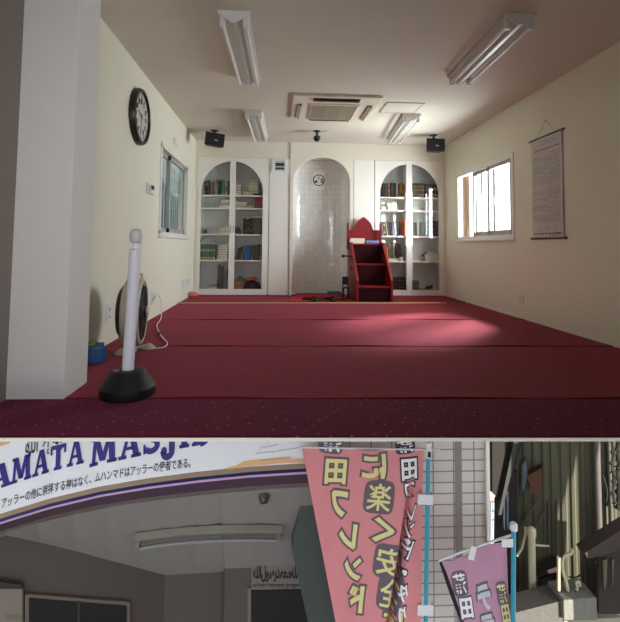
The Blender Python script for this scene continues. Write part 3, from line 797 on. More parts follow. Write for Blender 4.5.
def stack(specs, zs, label, group, **k):
    z = zs
    for (u0, u1, hp, rgb) in specs:
        o = book_flat(u0, u1, z+.0006, hp, rgb, **k); z += hp/F*YBK+.0012; lab(o, label, group)
    return z
zl = [z+.0042 for z in SL[0]]; zr = [z+.0042 for z in SR[0]]; zlb = SL[1]+.0005; zrb = SR[1]+.0005
GOLD = (168,140,84)
# ---- left bookcase, top shelf
row([(203.2,205.6,14,(62,48,38),0,(GOLD,(.2,.7),.06)),(205.6,208.2,15,(46,40,38),0,(GOLD,(.2,.7),.06)),(208.6,212.5,13.5,(104,92,76)),(213,217.6,16,(128,124,116),0,((84,78,72),(.15,.75),.08))], zl[0], 'old brown or grey book standing at the left of the top shelf, left bookcase', 'brown books on the top shelf of the left bookcase')
row([(218,220,15,(40,52,50)),(220,223.8,16,(34,110,88),0,(GOLD,(.1,),.05))], zl[0], 'green book standing on the top shelf of the left bookcase', 'green books on the top shelf of the left bookcase')
row([(224.2,226.4,15,(176,160,116),0,((70,52,40),(.3,),.3)),(226.6,229,15,(60,48,44))], zl[0], 'tan or dark book right of the green ones, top shelf of the left bookcase', 'end books on the top shelf of the left bookcase')
stack([(235,241,3,(208,200,180)),(235,240.5,2.6,(70,62,54)),(235,240.8,3,(86,74,58)),(235,240,2.4,(196,188,160))], zl[0], 'book in the small flat stack beside the centre post, top shelf of the left bookcase', 'small flat stack on the top shelf')
z = stack([(243,252.8,2.2,(214,206,186)),(243,258,2.4,(92,96,110))], zl[0], 'wide thin book lowest in the tall flat stack, top shelf, left bookcase', 'wide thin books under the stack')
stack([(248.4,257.6,3.2,(212,204,180)),(248,258,3.4,(206,198,176)),(249,257,2.6,(186,176,154)),(249.4,257.4,3,(74,60,52))], z, 'pale thick book higher in the tall flat stack, top shelf, left bookcase', 'pale thick books in the tall flat stack')
lab(book_up(258.6,261.6,zl[0],14,(92,98,112)), 'grey book standing upright at the right end of the top shelf, left bookcase')
# ---- second shelf
stack([(218,229,3.2,(172,166,156)),(217.5,228.6,.9,(90,84,80)),(219,228,1.6,(120,112,104)),(220.4,228.8,2.4,(206,200,188))], zl[1], 'book lying in the flat stack behind the left door, second shelf of the left bookcase', 'flat stack on the second shelf, left door')
stack([(235,246.5,2.2,(150,144,136)),(235.4,246,1.6,(74,66,60)),(236,246.4,2.6,(208,200,184))], zl[1], 'book lying in the flat stack by the centre post, second shelf of the left bookcase', 'flat stack on the second shelf by the post')
stack([(246.9,252.6,3,(120,114,112))], zl[1], 'small grey book lying alone between stack and pink box, second shelf of the left bookcase', None)
x0, x1 = XK(254), XK(262)
mb = MB(); mb.box(x0, x1, YBK, YBK+.15, zl[1], zl[1]+2.6/F*YBK); zt_ = zl[1]+2.6/F*YBK; tag(build('storage_box', mb, mat('teal_card', (62,128,116), .6)), 'flat teal box beneath the magenta one, second shelf of the left bookcase', 'box')
mb = MB(); mb.box(x0, x1, YBK, YBK+.15, zt_+.001, zt_+7.5/F*YBK); tag(build('storage_box', mb, mat('magenta_card', (168,52,96), .6), bevel=.004), 'magenta pink box at the right end of the second shelf, left bookcase', 'box')
# ---- third shelf
stack([(218.5,229,2.2,(92,84,72)),(219.5,228.6,2,(60,54,48)),(220,229,2.2,(118,108,92)),(222,228.6,1.8,(70,62,56))], zl[2], 'dark book in the untidy flat pile, third shelf of the left bookcase', 'untidy pile on the third shelf')
row([(202,203.6,5,(70,66,60)),(203.8,205.8,4.4,(90,84,74))], zl[2], 'tiny dark book standing at the far left of the third shelf, left bookcase', 'tiny books at far left of third shelf')
mb = MB(); mb.ell((XK(237.2), YBK+.06, zl[2]+.068), (.05,.05,.068)); mb.ell((XK(239.6), YBK+.05, zl[2]+.04), (.03,.03,.04)); tag(build('cloth_bundle', mb, mat('brown_cloth', (74,54,46), .9, .3, 30), smooth=True), 'dark brown cloth bundle by the centre post, third shelf of the left bookcase', 'bundle')
row([(243,245,16,(40,44,72),0,(GOLD,(.2,.8),.04)),(245.2,247.4,15,(64,76,62),0,(GOLD,(.2,.7),.06)),(247.6,249.6,15.6,(58,50,42),0,(GOLD,(.3,.7),.05)),(249.8,251.8,16,(52,46,40),0,(GOLD,(.2,.6),.06))], zl[2], 'thin dark gilt-spined book left of the grey ones, third shelf, left bookcase', 'dark gilt books on the third shelf of the left bookcase')
row([(252,254.5,16,(110,96,84)),(254.6,257.2,16,(126,122,124)),(257.3,259.8,16,(132,130,136)),(259.9,262,16,(118,114,116))], zl[2], 'grey upright book beneath the gold-topped flat book, third shelf of the left bookcase', 'grey books on the third shelf of the left bookcase')
stack([(250.4,262,3,(104,68,48)),], zl[2]+16.2/F*YBK, 'brown book lying flat on top of the grey row, third shelf of the left bookcase', None)
stack([(251,262,1,(206,178,110)),], zl[2]+19.6/F*YBK, 'thin golden book topmost on the third shelf, left bookcase', None)
# ---- fourth shelf
row([(200.3+2.62*i, 202.75+2.62*i, 15, (44,108,92), 0, ((190,178,82), (.04,.55), .14)) for i in range(6)], zl[3], 'green volume with yellow bands in the matching set, fourth shelf, left bookcase', 'green and yellow matching volumes')
stack([(200.8,213.5,1.4,(104,100,98)),(201,211.5,1.6,(66,60,56)),(201.5,208,1.4,(122,116,108))], zl[3]+15.3/F*YBK, 'thin dark book lying on top of the green volumes, fourth shelf of the left bookcase', 'thin books on top of the green volumes')
stack([(217.4,227.8,2.6,(46,96,160)),(218,228,2.4,(92,84,76)),(218,227.6,2.4,(150,140,122)),(218.4,228,2.6,(70,66,58)),(218,227.8,2.4,(132,122,104)),(218.6,228,2.2,(96,90,80))], zl[3], 'book in the tall flat stack beside the green volumes, fourth shelf of the left bookcase', 'tall flat stack on the fourth shelf')
row([(235.5,237.8,12,(86,80,74),.22),(238,240,13.5,(62,58,54),.22)], zl[3], 'dark book leaning to the right beside the blue one, fourth shelf of the left bookcase', 'dark leaning books on the fourth shelf')
lab(book_up(243.2,250.6,zl[3],14.5,(40,92,156),.12), 'wide blue book leaning on the fourth shelf of the left bookcase')
row([(252.8,255.4,15,(110,88,68),.0,((70,52,40),(.2,.5,.8),.06)),(255.6,257.8,15,(130,112,92),.0,((70,52,40),(.2,.6),.06)),(258,260,15.6,(70,62,52),.0,(GOLD,(.2,.6),.1)),(260.1,262,15.4,(120,116,106),0,((230,226,214),(.05,),.16))], zl[3], 'brown or grey upright book right of the blue one, fourth shelf, left bookcase', 'brown books on the fourth shelf')
# ---- bottom
x0, x1 = XK(200.8), XK(203.4); 
row([(217.6,220,24,(96,92,96),.03),(220.2,223,22,(84,80,84),.03),(223.2,227.4,20,(104,98,100),.02)], zlb, 'tall grey folder standing in the bottom of the left bookcase', 'tall grey folders in the bottom of the left bookcase', )
stack([(208.5,219,2.2,(120,98,76)),(212,217,1.4,(96,80,64))], zlb, 'brown folded card lying on the floor of the left bookcase, left door', 'brown card in the bottom left')
t = thing('cardboard_box', (XK(239), YBK, zlb), 'small brown cardboard box under the green cloth, bottom of the left bookcase', 'box')
mb = MB(); mb.box(XK(234.5), XK(244), YBK-.03, YBK+.15, zlb, zlb+8.6/F*YBK); build('carton', mb, mat('cardboard', (150,112,78), .8, .1), t)
mb = MB(); mb.box(XK(234.5), XK(244), YBK-.032, YBK-.0305, zlb+4/F*YBK, zlb+4.6/F*YBK); build('tape', mb, mat('tape_brown', (120,84,54), .4), t)
def heap(name, u0, u1, zb_, hpx, y0, rgb, label, cat, seed, rough=.9, peak=.5):
    rnd = random.Random(seed); x0, x1 = XK(u0), XK(u1); h = hpx/F*YBK; ph = [rnd.uniform(0, 6) for _ in range(6)]
    def f(a, b):
        e = (math.sin(math.pi*min(1, max(0, a)))**.5)*(math.sin(math.pi*b)**.5)
        zz = h*e*(.75+.15*math.sin(7*a+ph[0])+.1*math.sin(13*a+5*b+ph[1])) * (1-.5*abs(a-peak))
        return (x0+(x1-x0)*a, y0+.17*b, zb_+zz+.0005)
    mb = MB(); mb.grid(f, 26, 12); 
    xs_, ys_ = (x0, x1), (y0, y0+.17); mb.add([(x0,y0,zb_+.0003),(x1,y0,zb_+.0003),(x1,y0+.17,zb_+.0003),(x0,y0+.17,zb_+.0003)], [(0,1,2,3)])
    tag(build(name, mb, mat(name+'_%d_%d_%d' % rgb, rgb, rough, .25, 30), smooth=True), label, cat)
heap('folded_cloth', 244.5, 262, zlb, 15.5, YBK-.03, (40,36,38), 'black cloth heap filling the bottom right of the left bookcase', 'cloth', 1)
heap('green_cloth', 235, 249, zlb+8.9/F*YBK, 4.6, YBK-.045, (44,110,62), 'green cloth lying on the cardboard box, bottom of the left bookcase', 'cloth', 2)
heap('red_cloth', 247, 258, zlb+9.5/F*YBK, 4.6, YBK-.06, (196,76,48), 'orange red cloth on the black heap, bottom of the left bookcase', 'cloth', 3)
mb = MB(); mb.ell((XK(235.8), YBK-.03, zlb+10.3/F*YBK), (.028,.028,.028)); tag(build('pink_ball', mb, mat('pink_rubber', (214,112,134), .5), smooth=True), 'small pink ball on the cardboard box, bottom of the left bookcase', 'ball')

# ---- right bookcase, top shelf
row([(382.3,384.6,14.5,(44,42,48)),(384.7,387,14.5,(58,54,56)),(387,390,15,(138,92,62),0,((60,44,40),(.2,.6),.1)),(390.2,394.6,15,(34,32,34))], zr[0], 'dark or brown book at the left end of the top shelf, right bookcase', 'left end books on the top shelf of the right bookcase')
row([(395,396.6,15,(52,88,76),0),(396.7,397.6,14.5,(206,206,196)),(397.7,400,13.6,(122,60,48)),(400.1,403,15,(166,158,84),0,((70,90,60),(.1,),.2)),(403.1,405.6,14,(140,78,58))], zr[0], 'colourful book left of the centre post, top shelf of the right bookcase', 'colourful books on the top shelf of the right bookcase')
row([(413+2.3*i,415.1+2.3*i,15,(72,70,52),0,(GOLD,(.2,.5,.75),.07)) for i in range(5)], zr[0], 'olive volume with gilt bands right of the centre post, top shelf of the right bookcase', 'olive volumes')
row([(424.8,428,14.6,(56,62,60))]+[(428.3+2.1*i,430.2+2.1*i,14,(50,48,44),0,((176,166,130),(.15,.6),.14)) for i in range(5)], zr[0], 'black volume with pale bands at the right end of the top shelf, right bookcase', 'black volumes with pale bands')
# second shelf
stack([(381,387,2,(160,146,70)),(381.4,386.6,1.6,(210,200,160))], zr[1], 'yellowish thin book at the left end of the second shelf, right bookcase', 'yellowish thin books')
stack([(388.3,398.6,2.6,(196,190,178)),(387.6,397.2,2.6,(220,214,200)),(386.6,397,2.4,(226,220,206))], zr[1], 'cream book in the flat stack on the second shelf, right bookcase, left door', 'cream flat stack on the second shelf')
stack([(399.6,402.8,2,(54,50,50))], zr[1], 'tiny dark book beside the cream stack, second shelf of the right bookcase', None)
stack([(413,420.5,2,(210,206,192)),(413.4,419,1.6,(226,222,210)),(414,418.6,1.6,(196,192,180))], zr[1], 'white book in the flat stack behind the right door, second shelf, right bookcase', 'white flat stack on the second shelf')
stack([(424,436,1.8,(120,122,124)),(425,433,1.6,(150,150,150))], zr[1], 'grey book lying at the right of the second shelf, right bookcase', 'grey flat books on the second shelf')
# third shelf
row([(382.4,384.2,14,(92,90,92),-.11),(384.4,386.6,14.6,(52,50,46),-.11,((176,160,80),(.2,.7),.1)),(386.8,388.4,14,(206,196,164),-.11),(388.6,390.4,14.4,(58,62,88),-.11),(390.6,392.4,13.6,(126,52,56),-.11),(392.6,394.6,14,(110,118,140),-.11),(394.8,397.6,13.6,(150,156,166),-.11)], zr[2], 'book leaning to the left behind the left door, third shelf of the right bookcase', 'leaning books on the third shelf of the right bookcase')
lab(book_up(401.4,405.6,zr[2],16.4,(170,86,60),0,((110,52,40),(.2,.7),.05)), 'thick orange brown book by the centre post, third shelf of the right bookcase')
row([(413,414.8,13,(110,116,112),0),(415,417,14,(84,90,92),0),(417.2,419.6,14.4,(196,198,170)),(419.8,422,14,(90,100,110)),(422.2,425,15,(132,140,146))], zr[2], 'grey or cream book right of the centre post, third shelf of the right bookcase', 'grey books on the third shelf of the right bookcase')
lab(book_up(427.6,430.4,zr[2],15.6,(92,156,136)), 'pale teal book beside the dark volumes, third shelf of the right bookcase')
row([(430.6+2.05*i,432.5+2.05*i,16,(46,50,56),0,((120,124,126),(.2,.7),.04)) for i in range(4)], zr[2], 'dark grey volume at the right end of the third shelf, right bookcase', 'dark volumes on the third shelf of the right bookcase')
# fourth shelf
row([(386,388.4,11,(176,132,52),.0),(388.6,390.6,15,(110,98,82),0),(390.8,392.6,16,(84,78,72),0),(392.8,394.8,15,(122,110,96),0),(397.6,399.2,15.6,(92,70,62),-.16),(399.4,401.2,15,(76,74,78),-.16),(401.4,403,14,(104,88,80),-.16)], zr[3]+2.9/F*YBK, 'old worn book in the leaning row on the fourth shelf of the right bookcase', 'worn leaning row on the fourth shelf')
stack([(386,403,2.4,(220,216,206))], zr[3], 'long white book lying under the worn row, fourth shelf of the right bookcase', None, dep=.18)
t = thing('cup', (XK(400.6), YBK-.045, zr[3]), 'small white cup at the front of the fourth shelf, right bookcase', 'cup')
mb = MB(); mb.lathe([(.02,0),(.026,.004),(.03,.07),(.027,.07),(.022,.01),(0,.01)], (XK(400.6), YBK-.045, zr[3]), n=18); build('bowl', mb, PLASTIC_W, t, smooth=True)
stack([(425,439,2.2,(128,120,112)),(425.6,438.8,2,(196,190,178)),(424.6,438.6,2.2,(110,100,92)),(427,439,1.2,(206,200,188)),(426.6,438.8,1.6,(78,68,62))], zr[3], 'book in the flat stack at the right of the fourth shelf, right bookcase', 'flat stack on the fourth shelf of the right bookcase')
# bottom : audio units
for i, (u0, u1, z0, hp, lb) in enumerate(((394,406,0,6.4,'black amplifier at the bottom of the right bookcase, lower of two'),(394.4,405.8,6.7,6.2,'black amplifier at the bottom of the right bookcase, upper of two'))):
    za = zrb+z0/F*YBK; t = thing('amplifier', (XK((u0+u1)/2), YBK, za), lb, 'amplifier')
    mb = MB(); mb.box(XK(u0-4), XK(u1), YBK, YBK+.16, za+.001, za+hp/F*YBK); build('case', mb, BLACK, t, bevel=.003)
    mb = MB(); 
    for k in range(3): mb.lathe([(.008,0),(.008,.01)], (XK(u1-2-2.2*k), YBK, za+hp*.5/F*YBK), (0,-1,0), 12)
    build('knob', mb, STEEL, t)
mb = MB(); mb.box(XK(413), XK(418.8), YBK, YBK+.15, zrb, zrb+9.6/F*YBK); tag(build('grey_box', mb, mat('dark_box', (74,72,76), .6, .1), bevel=.004), 'dark grey box right of the centre post, bottom of the right bookcase', 'box')
t = thing('tray', (XK(427), YBK, zrb), 'flat pale green tray on the floor of the right bookcase', 'tray')
mb = MB(); mb.box(XK(419.6), XK(434.5), YBK-.02, YBK+.14, zrb, zrb+.012); mb.box(XK(419.6), XK(434.5), YBK-.02, YBK-.014, zrb, zrb+.024); mb.box(XK(419.6), XK(434.5), YBK+.134, YBK+.14, zrb, zrb+.024); build('dish', mb, mat('tray_green', (120,150,112), .6), t)
zt2 = zrb+.0125; xk = XK(430)
mb = MB(); mb.ell((xk-.02, YBK+.04, zt2+.034), (.045,.03,.034)); mb.ell((xk+.038, YBK+.04, zt2+.052), (.02,.02,.028)); mb.ell((xk-.06, YBK+.04, zt2+.02), (.025,.02,.02))
mb.tube([(xk+.038, YBK+.04, zt2+.07), (xk+.052, YBK+.04, zt2+.085)], .006, 6)
tag(build('black_bundle', mb, BLACK, smooth=True), 'small black rounded object on the green tray, bottom of the right bookcase', 'bundle')

# ---- digital panel on the left cupboard
a, b = P(271.6, 159.6, y=D-.03), P(287.6, 172.2, y=D-.03)
t = thing('digital_clock', ((a.x+b.x)/2, D-.004, b.z), 'white framed digital wall clock on the narrow cupboard left of the niche', 'clock')
mb = MB(); mb.box(a.x, b.x, D-.03, D-.0045, b.z, a.z); build('frame', mb, PLASTIC_W, t, bevel=.006)
w, h = b.x-a.x, a.z-b.z
mb = MB(); mb.box(a.x+w*.22, b.x-w*.18, D-.032, D-.0302, b.z+h*.12, a.z-h*.08); sc2 = build('screen', mb, mat('lcd_pale', (196,206,206), .3), t)
mb = MB(); mb.box(a.x+w*.24, b.x-w*.2, D-.0328, D-.0321, b.z+h*.47, a.z-h*.24); mb.box(a.x+w*.24, b.x-w*.2, D-.0328, D-.0321, b.z+h*.2, b.z+h*.38); dk = build('display', mb, mat('lcd_slate', (72,86,92), .3), sc2)
mb = MB(); rnd = random.Random(5)
for k in range(9):
    x = a.x+w*(.26+.05*k*1.15); mb.box(x, x+w*.035, D-.0334, D-.0329, b.z+h*(.5+rnd.uniform(0,.05)), b.z+h*(.7+rnd.uniform(-.04,.04)))
    mb.box(x, x+w*.03, D-.0334, D-.0329, b.z+h*.24, b.z+h*.34)
build('segments', mb, mat('lcd_ink', (30,38,46), .4), dk)

# ---- niche calligraphy panel
yn = D+.08+dep-.02
a, b = P(312.9, 171, y=yn), P(324.9, 189.6, y=yn)
t = thing('calligraphy_poster', ((a.x+b.x)/2, yn, b.z), 'white paper panel with round black calligraphy hanging in the tiled niche', 'panel')
mb = MB(); mb.box(a.x, b.x, yn-.004, yn, b.z, a.z); pn = build('paper', mb, mat('panel_paper', (242,242,240), .7, .01), t)
cx_, cz_ = (a.x+b.x)/2, b.z+(a.z-b.z)*.5; rr = (b.x-a.x)*.44
mb = MB()
mb.tube([Vector((cx_+rr*math.cos(q), yn-.005, cz_+rr*math.sin(q))) for q in [2*math.pi*i/40 for i in range(41)]], .008, 6)
vs, fs = text2d('\uFDF2', .03, 1.0); bx = bbox2(vs); k = rr*1.62/max(bx[1]-bx[0], bx[3]-bx[2]); o = len(mb.v)
for x, y in vs: mb.v.append(Vector((cx_+(x-(bx[0]+bx[1])/2)*k, yn-.0052, cz_+(y-(bx[2]+bx[3])/2)*k)))
mb.f += [[o+i for i in f] for f in fs]
build('calligraphy', mb, mat('black_ink', (16,16,18), .6), pn)

# ================================================================== RED STEPS (pulpit)
REDW = mat('red_painted_wood', (130,16,26), .42, .1, 8); DKRED = carpet('dark_red_step_carpet', (44,10,16))
yf = P(375, 302.6, z=.007).y; mx0, mx1 = P(356.4, 302, y=yf).x, P(393.2, 302, y=yf).x
yb2 = D-.08; zf = P(375, 280.3, y=yf).z; zbk = P(365, 242.3, y=yb2-.18).z
t = thing('pulpit_steps', ((mx0+mx1)/2, (yf+yb2)/2, .007), 'red wooden pulpit with three dark carpeted steps and a pointed back board', 'pulpit')
z0 = .0085; tw = .035
for x in (mx0, mx1-tw):
    mb = MB(); mb.prism([(x, yf, z0), (x, yf, zf), (x, yb2-.3, zbk), (x, yb2, zbk), (x, yb2, z0)], (tw,0,0)); build('side_panel', mb, REDW, t, bevel=.004)
lev = [P(375, 286.6, y=yf+.03).z, P(373, 264, y=yf+.32).z, zbk-.02]
yst = [yf+.025, yf+.33, yf+.62]
prev = z0
for i in range(3):
    mb = MB(); mb.box(mx0+tw, mx1-tw, yst[i], (yst[i+1] if i < 2 else yb2), z0, lev[i]-.022); st = build('step', mb, DKRED, t)
    mb = MB(); mb.box(mx0+tw, mx1-tw, yst[i]-.012, (yst[i+1]-.013 if i < 2 else yb2-.03), lev[i]-.021, lev[i]); build('tread', mb, REDW, t, bevel=.003)
# back board with ogee point
bx0, bx1 = P(347.5, 235, y=yb2-.03).x, P(379.5, 235, y=yb2-.03).x; cxb = (bx0+bx1)/2
zsh = P(362, 230, y=yb2).z; zpk = P(362, 216.8, y=yb2).z; ow = (bx1-bx0)
pts = [(bx0, yb2-.03, lev[2]), (bx1, yb2-.03, lev[2]), (bx1, yb2-.03, zsh)]
prof = [(.30, 0), (.285, .10), (.26, .30), (.215, .52), (.15, .72), (.075, .87), (.03, .94), (0, 1)]
pts += [(cxb+ow*a_, yb2-.03, zsh+(zpk-zsh)*b_) for a_, b_ in prof] + [(cxb-ow*a_, yb2-.03, zsh+(zpk-zsh)*b_) for a_, b_ in reversed(prof[:-1])] + [(bx0, yb2-.03, zsh)]
mb = MB(); mb.prism(pts, (0,.028,0)); build('back_board', mb, REDW, t)
zp = P(346, 222, y=yb2-.1).z
for x in (bx0-.02, bx1-.012):
    mb = MB(); mb.box(x, x+.032, yb2-.12, yb2-.08, lev[2]-.1, zp-.02); mb.prism([(x, yb2-.12, zp-.02), (x+.032, yb2-.12, zp-.02), (x+.016, yb2-.12, zp)], (0,.04,0)); build('post', mb, REDW, t, bevel=.003)
for z in (P(348, 268, y=yf+.5).z,):
    mb = MB(); mb.lathe([(.012,0),(.012,.02),(.006,.022)], (mx0, yf+.42, z), (-1,0,0), 12); build('screw_cap', mb, BLACK, t)
# microphone on the left side
mp_ = P(344.5, 256, y=yf+.45)
tm = thing('microphone', (mp_.x, mp_.y, mp_.z), 'dark microphone sticking out from the left side of the red pulpit', 'microphone')
mb = MB(); mb.tube([(mx0-.0005, mp_.y, mp_.z), (mp_.x, mp_.y, mp_.z)], .011, 10); build('handle', mb, BLACK, tm)
mb = MB(); mb.ell((mp_.x-.02, mp_.y, mp_.z), (.032,.026,.026)); build('head', mb, mat('mic_mesh', (60,56,50), .4, .2, 300, metal=.6), tm, smooth=True)
# books and blue packet on the top step
ys = yst[2]+.06
def flat_on(u0, u1, zz, hp, rgb, label, Y=ys, group=None, dep=.16):
    x0, x1 = P(u0, 240, y=Y).x, P(u1, 240, y=Y).x; h = hp/F*Y
    t = thing('book', ((x0+x1)/2, Y, zz), label, 'book', group)
    mb = MB(); th = .003
    mb.box(x0, x1, Y, Y+dep, zz+.0006, zz+th); mb.box(x0, x1, Y, Y+dep, zz+h-th, zz+h); mb.box(x0, x0+th, Y, Y+dep, zz+th, zz+h-th); build('cover', mb, bcol(rgb), t)
    mb = MB(); mb.box(x0+th, x1-.003, Y+.002, Y+dep-.003, zz+th, zz+h-th); build('pages', mb, PAGE, t)
    return zz+h
z1_ = flat_on(349.8, 364.6, lev[2]+.0006, 2.6, (220,212,192), 'cream book lying on the top of the red pulpit, lower of the two')
flat_on(350.2, 364.8, z1_+.0006, 2.6, (226,218,198), 'cream book lying on the top of the red pulpit, upper of the two')
x0, x1 = P(366, 240, y=ys).x, P(379, 240, y=ys).x
t = thing('tissue_packet', ((x0+x1)/2, ys, lev[2]), 'blue and white patterned packet on the top of the red pulpit', 'packet')
mb = MB(); mb.box(x0, x1, ys, ys+.12, lev[2]+.0006, lev[2]+3.2/F*ys); build('wrapper', mb, mat('packet_blue', (92,122,190), .5, .3, 60), t, bevel=.012)
mb = MB(); 
for k in range(5): mb.ell((x0+(x1-x0)*(.12+.19*k), ys-.0005, lev[2]+.026+.006*(k % 2)), (.012,.0015,.007), 8, 5)
build('pattern', mb, mat('packet_white', (206,214,232), .5), t)

# ================================================================== NICHE FLOOR THINGS
YN = D
def FP(u, v): return P(u, v, z=.008)
q = [FP(289, 302), FP(348, 302.2), FP(346, 295.2), FP(294, 294.6)]
mb = MB(); mb.grid(lambda a, b: ((q[0]*(1-a)+q[1]*a)*(1-b)+(q[3]*(1-a)+q[2]*a)*b)+Vector((0,0,.003+.003*math.sin(9*a+4*b))), 20, 10, thick=(0,0,-.006))
for v in mb.v: v.z = max(v.z+.009, .0155)
t = build('prayer_rug', mb, carpet('bright_red_rug', (176,26,34))); tag(t, 'bright red prayer rug on the floor in front of the tiled niche', 'rug')
def squig(u0, u1, v, n, amp, seed):
    r = random.Random(seed); return smoothpath([P(u0+(u1-u0)*i/n, v+r.uniform(-amp, amp), z=.03+r.uniform(0,.02)) for i in range(n+1)], 4)
mb = MB(); mb.tube(squig(303, 336, 299.4, 9, 1.1, 4), .02, 8); mb.tube(squig(306, 334, 298.4, 8, .9, 8), .018, 8)
tag(build('black_strap_bundle', mb, mat('black_fabric', (24,20,22), .9, .2), smooth=True), 'tangled black strap lying across the bright red prayer rug', 'strap')
mb = MB(); mb.tube(squig(331, 346, 299.2, 5, .8, 11), .014, 8)
tag(build('black_cable', mb, BLACK, smooth=True), 'short black cable on the floor at the left foot of the red pulpit', 'cable')
a, b = P(327.6, 294.8, z=.008), P(341.6, 295, z=.008)
t = thing('tissue_box', ((a.x+b.x)/2, a.y, .008), 'low teal box on the niche floor beside the red pulpit', 'box')
mb = MB(); mb.prism([(a.x, a.y, .0085), (b.x, a.y, .0085), (b.x+.0, a.y, .05), (b.x-.03, a.y, .062), (a.x+.01, a.y, .058)], (0,.13,0)); build('carton', mb, mat('teal_box', (54,126,118), .6, .15), t, bevel=.004)
mb = MB(); mb.ell(((a.x+b.x)/2, a.y+.06, .062), (.06,.03,.014)); build('tissue', mb, mat('tissue_pale', (150,190,186), .8), t, smooth=True)
# small folding stool of dark blue
a = P(345, 297.4, z=.008); Yc = a.y-.05
t = thing('folding_stool', (a.x, Yc, .008), 'small dark blue folding chair standing close to the left side of the red pulpit', 'chair')
x0, x1 = P(342.3, 290, y=Yc).x, P(348.6, 290, y=Yc).x; zt3 = P(345, 276.6, y=Yc).z; zm = P(345, 284.6, y=Yc).z
x1 = min(x1, mx0-.012)
mb = MB(); mb.box(x0, x1, Yc+.01, Yc+.03, zm, zt3); build('backrest', mb, mat('navy_vinyl', (36,44,84), .5, .1), t, bevel=.008)
mb = MB(); mb.box(x0, x1, Yc-.08, Yc+.02, .16, .18); build('seat', mb, mat('navy_vinyl', (36,44,84)), t, bevel=.005)
for x, y in ((x0+.01, Yc+.02), (x1-.01, Yc+.02), (x0+.01, Yc-.07), (x1-.01, Yc-.07)):
    mb = MB(); mb.tube([(x, y, .0085), (x, y, zm+.02 if y > Yc else .17)], .009, 8); build('leg', mb, BLACK, t)
a = P(293.6, 296.6, z=.008)
t = thing('small_plug_adapter', (a.x, a.y, .008), 'tiny black and white adapter on the floor at the left edge of the niche', 'adapter')
mb = MB(); mb.box(a.x-.03, a.x+.02, a.y-.02, a.y+.03, .0085, .045); build('body', mb, BLACK, t, bevel=.006)
mb = MB(); mb.box(a.x-.015, a.x+.02, a.y-.024, a.y+.0, .046, .07); build('top', mb, PLASTIC_W, t, bevel=.004)

# ================================================================== STREET LEVEL BELOW
ZG = -4.0
mb = MB(); mb.box(-14, 14, -12, 22, ZG-.1, ZG); struct('ground', mb, mat('pale_paving', (150,148,144), .9, .1, 3))

# curved sign and fascia over the entrance
EDGE = [(-30,524),(6,512),(50,498.5),(100,486.5),(150,478),(200,471.5),(250,466.6),(300,463.5),(340,462)]
zB = P(6, 512, y=3.0).z
EW = [(u, P(u, v, z=zB)) for u, v in EDGE]
def S(u, dz=0.0, out=0.0):
    for (u0, p0), (u1, p1) in zip(EW, EW[1:]):
        if u <= u1 or u1 == EW[-1][0]:
            t = (u-u0)/(u1-u0); p = p0*(1-t)+p1*t; n = Vector((p1.y-p0.y, -(p1.x-p0.x), 0)).normalized()
            if n.y > 0: n = -n
            return Vector((p.x, p.y, zB+dz)) + n*out
def curve_smooth(u):   # smoothed normal-free edge
    return S(u)
def hpx(u, px): return px*S(u).y/F
def strip(name, pxa, pxb, out0, out1, m, parent=None, u0=-30, u1=325, n=48):
    """band of the fascia between two heights, given as metres-per-unit at that depth"""
    mb = MB()
    def f(a, b):
        u = u0+(u1-u0)*a; k = .86+.14*min(1, max(0, (u-6)/200)); px = pxa+(pxb-pxa)*b
        return S(u, -px*k*S(u).y/F, out0+(out1-out0)*b)
    mb.grid(f, n, 2, thick=(0,.04,0)); return build(name, mb, m, parent)
t = thing('entrance_sign', S(120), 'curved white sign board with large navy lettering above the entrance', 'sign')
SIGNW = mat('sign_white', (232,234,240), .4, .015, 3)
mb = MB(); mb.grid(lambda a, b: S(-30+355*a, .62*b), 48, 4, thick=(0,.05,0)); panel = build('board', mb, SIGNW, t)
NAVY = mat('navy_letter', (48,40,128), .5, .04); INK = mat('sign_ink', (52,48,58), .6)

